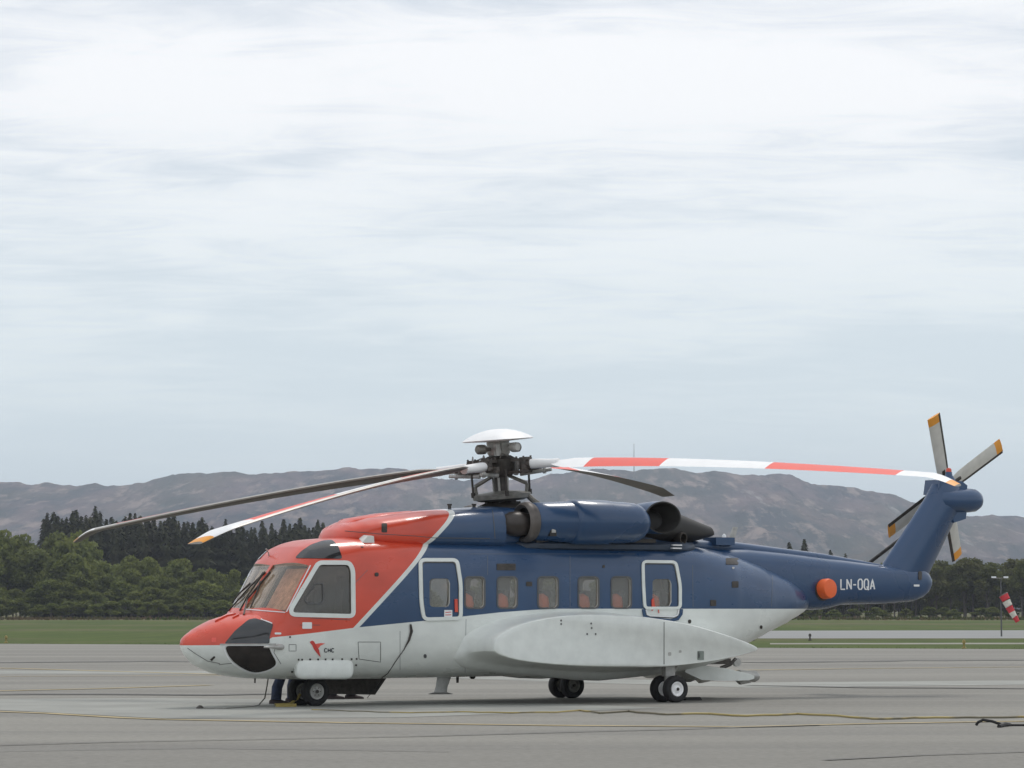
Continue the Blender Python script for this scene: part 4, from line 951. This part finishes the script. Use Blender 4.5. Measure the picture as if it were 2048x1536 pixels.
for k_ in range(10):
    a = rr3.random()*6.28; r0 = rr3.uniform(.14, .5); z0 = rr3.uniform(.10, .2)
    rmb(lambda q_: q_.tube([(math.cos(a)*r0, math.sin(a)*r0, z0-.06), (math.cos(a+.2)*r0, math.sin(a+.2)*r0, z0+.05), (math.cos(a+.5)*(r0+.06), math.sin(a+.5)*(r0+.06), z0)], .014, 6)).build('hydraulic_line', m_grey if k_ % 2 else m_lgrey, head)
for k_, a in enumerate(NOM):
    d = Vector((math.cos(a+.32), math.sin(a+.32), 0)); d2 = Vector((math.cos(a+.12), math.sin(a+.12), 0))
    rmb(lambda q_: (q_.cyl(d*.36+Vector((0, 0, -.16)), d2*.95+Vector((0, 0, -.12)), .04, .03, 10), q_.cyl(d2*.8+Vector((0, 0, -.13)), d2*.84+Vector((0, 0, -.13)), .055, None, 10))).build('damper', m_lgrey, head)
for a in (.4, 1.3, 2.2, 3.9, 5.2):
    rmb(lambda q_: q_.cyl((math.cos(a)*.13, math.sin(a)*.13, -.75), (math.cos(a)*.14, math.sin(a)*.14, -.2), .022, None, 6)).build('control_rod', m_lgrey, head)
RAD = 8.585
def rotor_blade(k_):
    a = AZ[k_]; d = Vector((math.cos(a), math.sin(a), 0)); e = Vector((-math.sin(a), math.cos(a), 0))   # e: leading edge side
    rs = sorted(set([1.08, 1.2, 1.3, 1.36, 1.45, .213*RAD, .382*RAD, .610*RAD, .880*RAD, .981*RAD, RAD*.94, RAD*.955, RAD*.968, RAD]+list(np.linspace(1.6, RAD*.93, 34))))
    rows = []; n = 8
    xs_ = [-.66, -.45, -.15, .12, .27, .34]    # trailing .. leading, share of chord about the pitch axis
    tz_u = [.0, .022, .045, .052, .035, .0]
    for r_ in rs:
        f = r_/RAD; ch = .50
        if r_ < 1.45: ch = .16+.34*((r_-1.08)/.37)**.8
        sweep = 0; an = 0
        if f > .94: q_ = (f-.94)/.06; ch = .50*(1-.42*q_); sweep = -.20*q_**1.3; an = -.11*q_**1.4
        dro = -.72*max(0, (r_-1)/(RAD-1))**1.45
        beta = R(18-17*f)
        row_ = []
        for s_ in (1, -1):
            seq = list(range(6)) if s_ == 1 else [4, 3, 2, 1]
            for i in seq:
                x_ = xs_[i]*ch+sweep; t_ = tz_u[i]*ch*(1.6 if s_ > 0 else -1.0)
                cz = x_*math.sin(beta)+t_*math.cos(beta); cx = x_*math.cos(beta)-t_*math.sin(beta)
                row_.append(RR(d*r_+e*cx+Vector((0, 0, dro+an+cz))))
        rows.append(row_)
    mb = MB(); m_ = len(rows[0]); mb.loft(rows, True)
    cols = []
    for i in range(len(rs)-1):
        f = (rs[i]+rs[i+1])/2/RAD
        band_ = 0 if f < .213 else 1 if f < .382 else 0 if f < .610 else 1 if f < .880 else 0 if f < .981 else 2
        for j in range(m_):
            if j < 4: cols.append(band_)
            elif j == 4: cols.append(band_ if f > .93 else 4)
            else: cols.append(3 if j > 5 else 4)
    cols += [4, 2 if False else 4]; mb.mi = cols
    o = mb.build('rotor_blade', [m_bwhite, m_bred, m_borange, m_bunder, m_bedge], heli, angle=30)
for k_ in range(4): rotor_blade(k_)

# sponsons
def sponson(sy):
    out2 = [(985, 1300), (990, 1278), (1005, 1265), (1030, 1252), (1060, 1242), (1100, 1234), (1145, 1229), (1190, 1227.5), (1240, 1229), (1290, 1233), (1340, 1240), (1390, 1250), (1440, 1265), (1485, 1280), (1515, 1293), (1519, 1298), (1512, 1303), (1480, 1312), (1430, 1323), (1380, 1330), (1340, 1334), (1280, 1336), (1200, 1335), (1120, 1331), (1060, 1325), (1020, 1318), (995, 1309)]
    P = [Lp(a, b_, -1.90) for a, b_ in smooth_poly(out2, 1)]
    cx = sum(p_.x for p_ in P)/len(P); cz = sum(p_.z for p_ in P)/len(P)
    rings = []
    for y_, g, ex2 in ((-.9, .10, .16), (-1.05, .07, .13), (-1.12, .045, .08), (-1.2, .03, .05), (-1.35, .012, .02), (-1.6, .0, .0), (-1.80, .0, .0), (-1.865, -.012, .0), (-1.895, -.03, 0), (-1.905, -.06, 0)):
        rg = []
        for p_ in P:
            dx, dz = p_.x-cx, p_.z-cz; L_ = math.hypot(dx, dz) or 1
            nx, nz = dx/L_, dz/L_
            lo = max(0, -nz); z_ = p_.z+nz*g-(ex2*.9 if dz < 0 else -ex2*.25); x_ = p_.x+nx*g-(ex2*1.2 if dx < -1.3 else 0)
            rg.append(Vector((x_, y_ if sy < 0 else -y_, z_)))
        rings.append(rg)
    mb = MB(); mb.loft(rings, True); o = mb.build('sponson', m_white, heli, angle=35); 
    return o, BVHTree.FromPolygons([Vector(v_) for v_ in mb.v], mb.f)
spo, bsp = sponson(-1); sponson(1)
mb = MB(); line_into(mb, [(1328, 1240), (1328, 1333)], 1.3, .002, .002, bsp)
mb.build('panel_seam', m_line, spo)
def gs(name, cx, cy, w_, h_, m=m_line, r=1.5): return skin(name, rounded(cx-w_/2, cy-h_/2, cx+w_/2, cy+h_/2, min(r, w_/2.1, h_/2.1), 3), m, spo, .003, .004, step=6, tree=bsp)
gs('fuel_filler_panel', 1401, 1311, 13, 18, mat('grey_green', (.22, .25, .22), .5)); gs('recess', 1397.5, 1310, 3.5, 14, m_line); gs('recess', 1339, 1308, 6, 7, m_lgrey); gs('recess', 1360, 1303, 5, 5, m_lgrey)
for a, b_ in ((1182, 1247), (1183, 1256), (1174, 1268), (1191, 1268), (1122, 1241), (1122, 1248)): gs('small_mark', a, b_, 3, 4)
# red warning marks on the fairing
for pl in ([(983, 1259), (992, 1258), (995, 1253), (1003, 1252)],):
    mb = MB(); line_into(mb, pl, 1.5, .004, .002, bvh); mb.build('warning_mark', mat('faded_red', (.35, .18, .15), .5), heli)

# rear ramp, lowered
b = MB(); b.loft([[Vector((x, y_, z_)) for y_, z_ in ((-.85, z0), (.85, z0), (.85, z1), (-.85, z1))] for x, z0, z1 in ((.9, .50, .60), (1.25, .36, .62), (1.8, .335, .56), (2.3, .34, .46), (2.42, .37, .42))]); rp = b.build('rear_ramp', m_white, heli)
for sy in (-.62, .62):
    b = MB(); b.lathe((2.22, sy, .42), (1, 0, -.04), [(0, .06), (.03, .105), (.38, .105), (.45, .07), (.47, .02)], 18); b.loft([[Vector((2.18+a, sy+y_, .36+z_)) for y_, z_ in ((-.07, 0), (.07, 0), (.04, -k_), (-.04, -k_))] for a, k_ in ((0, .02), (.1, .10), (.3, .07), (.34, .01))]); b.build('ramp_bumper', m_lgrey, rp)
    b = MB(); b.tube([(1.85, sy, .56), (2.05, sy, .62), (2.18, sy, .72)], .035, 8); b.build('ramp_hinge_arm', m_dark, rp)
    b = MB(); b.lathe((2.2, sy, .66), (0, 1, 0), [(-.03, .08), (.03, .08)], 14); b.build('ramp_wheel', m_lgrey, rp)
b = MB(); b.box((1.6, 0, .68), (.9, 1.3, .10)); b.build('ramp_floor', m_dark, rp)
b = MB(); b.tube([Lp(x, y, -.35) for x, y in ((1484, 1276), (1492, 1272), (1502, 1272), (1507, 1277), (1506, 1281))], .028, 8); b.build('ramp_actuator', m_dark, heli)
# belly antenna, lights, probes
p_ = Lp(883, 1357, -.15); 
b = MB(); b.loft([[p_+Vector((x+o_, y_, z_)) for x, y_ in ((-.12*k_, 0), (0, .03*k_), (.12*k_, 0), (0, -.03*k_))] for z_, o_, k_ in ((.05, .06, 1.2), (-.15, 0, 1.0), (-.24, -.02, 1.1))]); b.lathe(p_+Vector((-.02, 0, -.255)), (0, 0, 1), [(-.01, .22), (.0, .20), (.02, .12)], 20); b.build('belly_antenna', m_lgrey, heli)
for px, w_ in ((915, .03), (510, .018)):
    q_ = Lp(px, 1354, -.2); b = MB(); b.cyl(q_+Vector((0, 0, .05)), q_+Vector((.0, 0, -.10)), w_, w_*.7, 8); b.build('belly_probe', m_dark, heli)
q_ = Lp(945, 1352, -.2); b = MB(); b.lathe(q_, (0, 0, -1), [(-.05, .06), (.02, .055), (.05, .03)], 14); b.build('belly_light', m_dark, heli)
q_ = Lp(1265, 1348, -.6); b = MB(); b.box(q_, (.12, .06, .06)); b.build('belly_drain', m_lgrey, heli)
q_ = Lp(1393, 1358, -.2); b = MB(); b.lathe((1.35, -.3, .36), (0, 0, -1), [(-.05, .14), (.02, .12), (.05, .05)], 14); b.build('belly_blister', m_lgrey, heli)

# landing gear
def wheel(px, py, y_, r_, wd, rim_m, par):
    c_ = Lp(px, py, y_); c_.z = r_
    t = MB(); h_ = wd/2
    t.lathe(c_, (0, 1, 0), [(-h_*.62, r_*.52), (-h_*.9, r_*.62), (-h_, r_*.78), (-h_*.86, r_*.93), (-h_*.5, r_*.99), (0, r_), (h_*.5, r_*.99), (h_*.86, r_*.93), (h_, r_*.78), (h_*.9, r_*.62), (h_*.62, r_*.52)], 40)
    w_ = t.build('wheel', m_black, par)
    q = MB(); q.lathe(c_, (0, 1, 0), [(-h_*.95, r_*.02), (-h_*.95, r_*.14), (-h_*.70, r_*.16), (-h_*.62, r_*.34), (-h_*.86, r_*.42), (-h_*.9, r_*.52), (-h_*.7, r_*.56), (h_*.7, r_*.56)], 32); q.build('rim', rim_m, w_)
    q = MB(); q.lathe(c_, (0, 1, 0), [(-h_*1.08, r_*.02), (-h_*1.08, r_*.11), (-h_*.9, r_*.13)], 16); q.build('hub_cap', m_dark, w_)
    for j in range(6):
        a = j*math.pi/3; q = MB(); q.cyl(c_+Vector((math.cos(a)*r_*.27, -h_*.80, math.sin(a)*r_*.27)), c_+Vector((math.cos(a)*r_*.27, -h_*.6, math.sin(a)*r_*.27)), r_*.035, None, 6)
        q.build('wheel_bolt', m_dark, w_)
    return c_
ng = MB(); ng.cyl((-6.2, 0, .95), (-6.2, 0, .24), .055, None, 14); ng.cyl((-6.2, -.2, .245), (-6.2, .2, .245), .035, None, 10); ng.tube([(-6.2, 0, .4), (-5.75, 0, .55)], .03, 8); ng.box((-6.2, 0, .5), (.15, .18, .12))
g1_ = ng.build('nose_gear', m_lgrey, heli)
wheel(630, 1391, -.20, .245, .17, m_lgrey, g1_); wheel(603, 1391, .16, .245, .17, m_lgrey, g1_)
for sy in (-1, 1):
    yo, yi = (-1.80, -1.42) if sy < 0 else (1.42, 1.80)
    mg = MB(); mg.cyl((-.02, sy*1.6, .8), (-.02, sy*1.6, .23), .06, None, 14); mg.cyl((0, yo, .235), (0, yi, .235), .035, None, 10); mg.box((-.0, sy*1.6, .55), (.2, .12, .2)); mg.tube([(-.02, sy*1.6, .36), (.22, sy*1.55, .62)], .028, 8)
    g_ = mg.build('main_gear', m_lgrey, heli)
    rim_ = m_bwhite if sy < 0 else m_grey
    for yy_ in (yo, yi):
        t = Vector((0, yy_, .235))
        pxp = None
        c0 = Vector((0.0, yy_, .235))
        # the pixel helper wants a pixel; place directly instead
        tt = MB(); r_, wd = .235, .17; h_ = wd/2
        tt.lathe(c0, (0, 1, 0), [(-h_*.62, r_*.52), (-h_*.9, r_*.62), (-h_, r_*.78), (-h_*.86, r_*.93), (-h_*.5, r_*.99), (0, r_), (h_*.5, r_*.99), (h_*.86, r_*.93), (h_, r_*.78), (h_*.9, r_*.62), (h_*.62, r_*.52)], 40)
        w_ = tt.build('wheel', m_black, g_)
        q = MB(); q.lathe(c0, (0, 1, 0), [(-h_*.95, r_*.02), (-h_*.95, r_*.14), (-h_*.70, r_*.16), (-h_*.62, r_*.34), (-h_*.86, r_*.42), (-h_*.9, r_*.52), (-h_*.7, r_*.56), (h_*.7, r_*.56)], 32); q.build('rim', rim_, w_)
        q = MB(); q.lathe(c0, (0, 1, 0), [(-h_*1.08, r_*.02), (-h_*1.08, r_*.11), (-h_*.9, r_*.13)], 16); q.build('hub_cap', m_dark, w_)
# lowered airstair on the far side behind the nose wheel
b = MB(); b.loft([[Vector((x, y_, z_)) for x, z_ in ((-5.25, .62), (-3.85, .62), (-4.24, .13), (-5.25, .16))] for y_ in (1.22, 1.34)]); b.build('lowered_door', m_dark, heli, smooth=False)

# power lead from the hull
H0 = hit(820, 1251)[0]; pts = [H0+Vector((0, -.02, .02))]
for a, b_ in ((822, 1262), (817, 1280), (806, 1300), (790, 1322), (775, 1345), (765, 1358)):
    h, n_ = hit(a, min(b_, 1352)); pts.append(h+n_*.02)
gp = ground(735, 1396); gl = toL(gp-Vector((HX, HY, 0))); pts += [pts[-1].lerp(gl, .5)+Vector((0, 0, -.02)), gl+Vector((0, 0, .01))]
wpts = [heli.matrix_basis @ p_ if False else Vector((HX+p_.x*cc_-p_.y*ss_, HY+p_.x*ss_+p_.y*cc_, p_.z)) for p_ in pts]
b = MB(); b.tube(wpts, [.016, .026, .018]+[.007]*(len(wpts)-3), 6); o = b.build('power_lead', m_dark); tag(o, 'thin dark lead hanging down the white hull side to the ground', 'cable')
w0 = ground(538, 1356)
b = MB(); c1 = toL(Vector((0, 0, 0)))
gA = [(398, 1418), (450, 1418.5), (500, 1415), (518, 1411)]
W_ = [ground(*g)+Vector((0, 0, .012)) for g in gA]; last = W_[-1]; topw = Vector((HX, HY, 0))+Vector((Lp(537, 1356, .2).x*cc_-.2*ss_, Lp(537, 1356, .2).x*ss_+.2*cc_, .5))
W_ += [last.lerp(topw, .3)+Vector((.05, 0, -.03)), last.lerp(topw, .65)+Vector((.03, 0, 0)), topw]
b.tube(W_, .012, 6); o = b.build('ground_wire', m_grey); tag(o, 'thin earthing wire running from under the nose to a peg on the concrete', 'wire')
p_ = ground(400, 1418); b = MB(); b.lathe((p_.x, p_.y, 0), (0, 0, 1), [(0, .07), (.03, .06), (.06, .02)], 10); tag(b.build('earthing_peg', m_dark), 'small dark earthing peg at the end of the wire left of the nose', 'peg')

# chocks
def chock(name, px, py, m, L_, lab, rz=0.):
    p_ = ground(px, py); r0 = Matrix.Rotation(rz, 3, 'Z')
    b = MB(); b.loft([[p_+r0 @ Vector((x, y_, z_)) for y_, z_ in ((-.07, 0), (.07, 0), (.02, .06), (-.02, .06))] for x in (-L_/2, L_/2)]); tag(b.build(name, m, smooth=False), lab, 'chock')
chock('wheel_chock', 1384, 1401, m_black, .34, 'black rubber chock behind the white-rimmed main wheel', PSI)
chock('wheel_chock', 572, 1414.5, m_yel, .34, 'yellow chock lying in front of the nose wheels', .1)
p_ = ground(585, 1412); b = MB(); b.tube([p_+Vector((-.3, 0, .02)), p_+Vector((-.05, 0, .03)), p_+Vector((.08, .02, .12)), p_+Vector((.13, .03, .20))], .025, 6); tag(b.build('chock_rope', m_yel), 'yellow rope looping up from the chock by the nose wheel', 'rope')

# hose across the foreground
hp = [(620, 1424), (760, 1425.5), (900, 1427), (1000, 1427.5), (1100, 1428), (1160, 1426), (1200, 1428.5), (1260, 1426.5), (1330, 1430), (1420, 1431), (1480, 1434), (1560, 1433.5), (1600, 1432), (1680, 1435), (1740, 1439), (1820, 1437), (1900, 1438), (1960, 1439.5), (2048, 1438), (2200, 1440)]
Q = [ground(*p_) for p_ in hp]; T = []
for i in range(len(Q)-1):
    for k_ in range(14): T.append(Q[i].lerp(Q[i+1], k_/14))
def hose_mat():
    q = NB('yellow_hose'); v = q.n('ShaderNodeNewGeometry').outputs['Position']; n = q.noise(v, .9, 3, .6, sc3=(1, .2, 1))
    q.l(q.mix(q.rng(n, .47, .53), (.36, .28, .10), (.16, .14, .09)), q.b.inputs['Base Color']); q.b.inputs['Roughness'].default_value = .6; return q.m
b = MB(); b.tube([t_+Vector((0, noise.noise(t_*.8)*.9, .022+.012*abs(noise.noise(t_*2)))) for t_ in T], [.008+.008*min(1, i/90) for i in range(len(T))], 6); tag(b.build('hose', hose_mat()), 'long yellow and dark hose snaking across the apron in front of the helicopter', 'hose')
cbp = [(1952, 1454), (1956, 1448), (1966, 1445), (1985, 1446), (2005, 1451), (2030, 1453), (2080, 1453)]
zs = [.01, .05, .09, .07, .02, .015, .015]
b = MB(); b.tube([ground(a, 1453+(-1 if i in (0, 1) else 0))+Vector((0, 0, zs[i])) for i, (a, q_) in enumerate(cbp)], .02, 8); o = b.build('black_cable', m_black); tag(o, 'short black cable end arching off the tarmac at the right edge', 'cable')
b = MB(); b.tube([ground(1998, 1456)+Vector((0, 0, .02)), ground(2010, 1454)+Vector((0, 0, .035)), ground(2020, 1453)+Vector((0, 0, .02))], .028, 8); tag(b.build('cable_plug', m_black), 'black plug on the cable lying at the right edge of the apron', 'plug')

# ------------------------------------------------------------------ people (only their legs show below the hull)
def person(fx, lab, gap, trous, jacket, shoe, stride, turn):   # gap: sideways offset of the hips from the feet
    base = (ground(*fx[0])+ground(*fx[1]))*.5; root = empty('person', base, turn); tag(root, lab, 'person')
    inv = Matrix.Rotation(-turn, 3, 'Z')
    fl = inv @ (ground(*fx[0])-base); fr = inv @ (ground(*fx[1])-base)
    def limb(chain):
        q = MB(); q.tube([c[0] for c in chain], [c[1] for c in chain], 14); return q
    fl = fl-Vector((gap, 0, 0)); fr = fr-Vector((gap, 0, 0)); root.location = base+Matrix.Rotation(turn, 3, 'Z') @ Vector((gap, 0, 0))
    # body as one skinned surface
    me = bpy.data.meshes.new('body'); V = [(0, 0, .93), (0, 0, 1.15), (0, -.01, 1.38), (0, -.02, 1.50), (0, -.03, 1.60), (0, -.03, 1.72)]; E = [(0, 1), (1, 2), (2, 3), (3, 4), (4, 5)]; RD = [.15, .135, .17, .065, .09, .08]
    def ch(st, pts, rads):
        l_ = st
        for p_, r_ in zip(pts, rads): V.append(p_); RD.append(r_); E.append((l_, len(V)-1)); l_ = len(V)-1
    for s_, ft in ((-1, fl), (1, fr)):
        f_ = Vector((ft.x, ft.y, 0))
        ch(0, [(.09*s_, 0, .86), ((.09*s_+f_.x)/2, f_.y/2-.05, .50), (f_.x, f_.y+.02, .12), (f_.x, f_.y, .07)], [.10, .068, .045, .042])
        ch(2, [(.19*s_, 0, 1.40), (.27*s_, -.02, 1.15), (.24*s_, -.18, .98), (.22*s_, -.25, .95)], [.065, .05, .038, .03])
    me.from_pydata(V, E, []); o = link('body', me, root); md = o.modifiers.new('skin', 'SKIN'); md.use_smooth_shade = True
    for i, r_ in enumerate(RD): me.skin_vertices[0].data[i].radius = (r_, r_)
    me.skin_vertices[0].data[0].use_root = True; o.modifiers.new('sub', 'SUBSURF').levels = 1
    bpy.context.view_layer.update(); dg = bpy.context.evaluated_depsgraph_get(); m2 = bpy.data.meshes.new_from_object(o.evaluated_get(dg), depsgraph=dg)
    o.modifiers.clear(); o.data = m2; m2.materials.clear()
    for mm_ in (trous, jacket, m_skin, m_hair): m2.materials.append(mm_)
    for pl in m2.polygons:
        c = pl.center; pl.material_index = 2 if (c.z > 1.50) else 1 if c.z > .95 or abs(c.x) > .2 and c.z > .93 else 0; pl.use_smooth = True
        if c.z > 1.72 or (c.z > 1.6 and c.y > -.01): pl.material_index = 3
    # trouser legs, shoes and hands
    for s_, ft in ((-1, fl), (1, fr)):
        f_ = Vector((ft.x, ft.y, 0)); q = limb([((.09*s_, 0, .9), .115), (((.09*s_+f_.x)/2, f_.y/2-.05, .50), .085), ((f_.x*.95, f_.y*.95+.01, .28), .092), ((f_.x, f_.y, .07), .088)]); q.build('trouser_leg', trous, root)
        sd_ = stride; q = MB(); q.loft([[f_+Vector((sd_*x_, y_*w2, z_*h2)) for y_, z_ in ((-1, 0), (1, 0), (1, .6), (.5, 1), (-.5, 1), (-1, .6))] for x_, w2, h2 in ((-.10, .035, .06), (-.06, .045, .10), (.04, .05, .095), (.12, .05, .06), (.19, .04, .045), (.21, .02, .03))]); q.build('shoe', shoe, root)
        hx = Vector((.22*s_, -.27, .94)); q = MB(); q.tube([hx+Vector((0, .03, .01)), hx, hx+Vector((0, -.05, -.01))], [.028, .038, .034], 8)
        for j in range(4):
            L_ = (.055, .065, .06, .045)[j]; o_ = Vector(((j-1.5)*.019, -.05, -.01)); q.tube([hx+o_, hx+o_+Vector((0, -L_*.6, -.008)), hx+o_+Vector((0, -L_, -.03))], [.009, .0085, .007], 6)
        q.tube([hx+Vector((-.03*s_, -.01, 0)), hx+Vector((-.055*s_, -.04, -.01)), hx+Vector((-.055*s_, -.065, -.02))], [.011, .01, .008], 6); q.build('hand', m_skin, root)
    q = MB(); q.lathe((0, -.125, 1.64), (0, -1, -.3), [(0, .018), (.03, .008)], 8); q.build('nose', m_skin, root)
m_shoe = mat('dark_shoe', (.03, .018, .018), .6)
person(((552, 1408.5), (584, 1405)), 'person in dark blue trousers standing behind the nose wheels, only the legs visible', .16, m_navy, m_navy2, m_shoe, 1.15, 0.)
person(((664, 1398.5), (702, 1398)), 'person in black shoes behind the lowered far-side door, only the feet visible', 0, m_navy2, m_navy2, m_shoe, 1.1, 0.)

# ------------------------------------------------------------------ thin haze over the fields and hills
hz = NB('haze'); hz.t.nodes.remove(hz.b); pv = hz.n('ShaderNodeVolumePrincipled'); pv.inputs['Color'].default_value = (.80, .87, 1, 1); pv.inputs['Density'].default_value = .00012; pv.inputs['Anisotropy'].default_value = .2
hz.l(pv.outputs[0], hz.o.inputs['Volume'])
b = MB(); b.box((0, 2750, 169), (18400, 12900, 340)); o = b.build('haze', hz.m, smooth=False); o['kind'] = 'stuff'
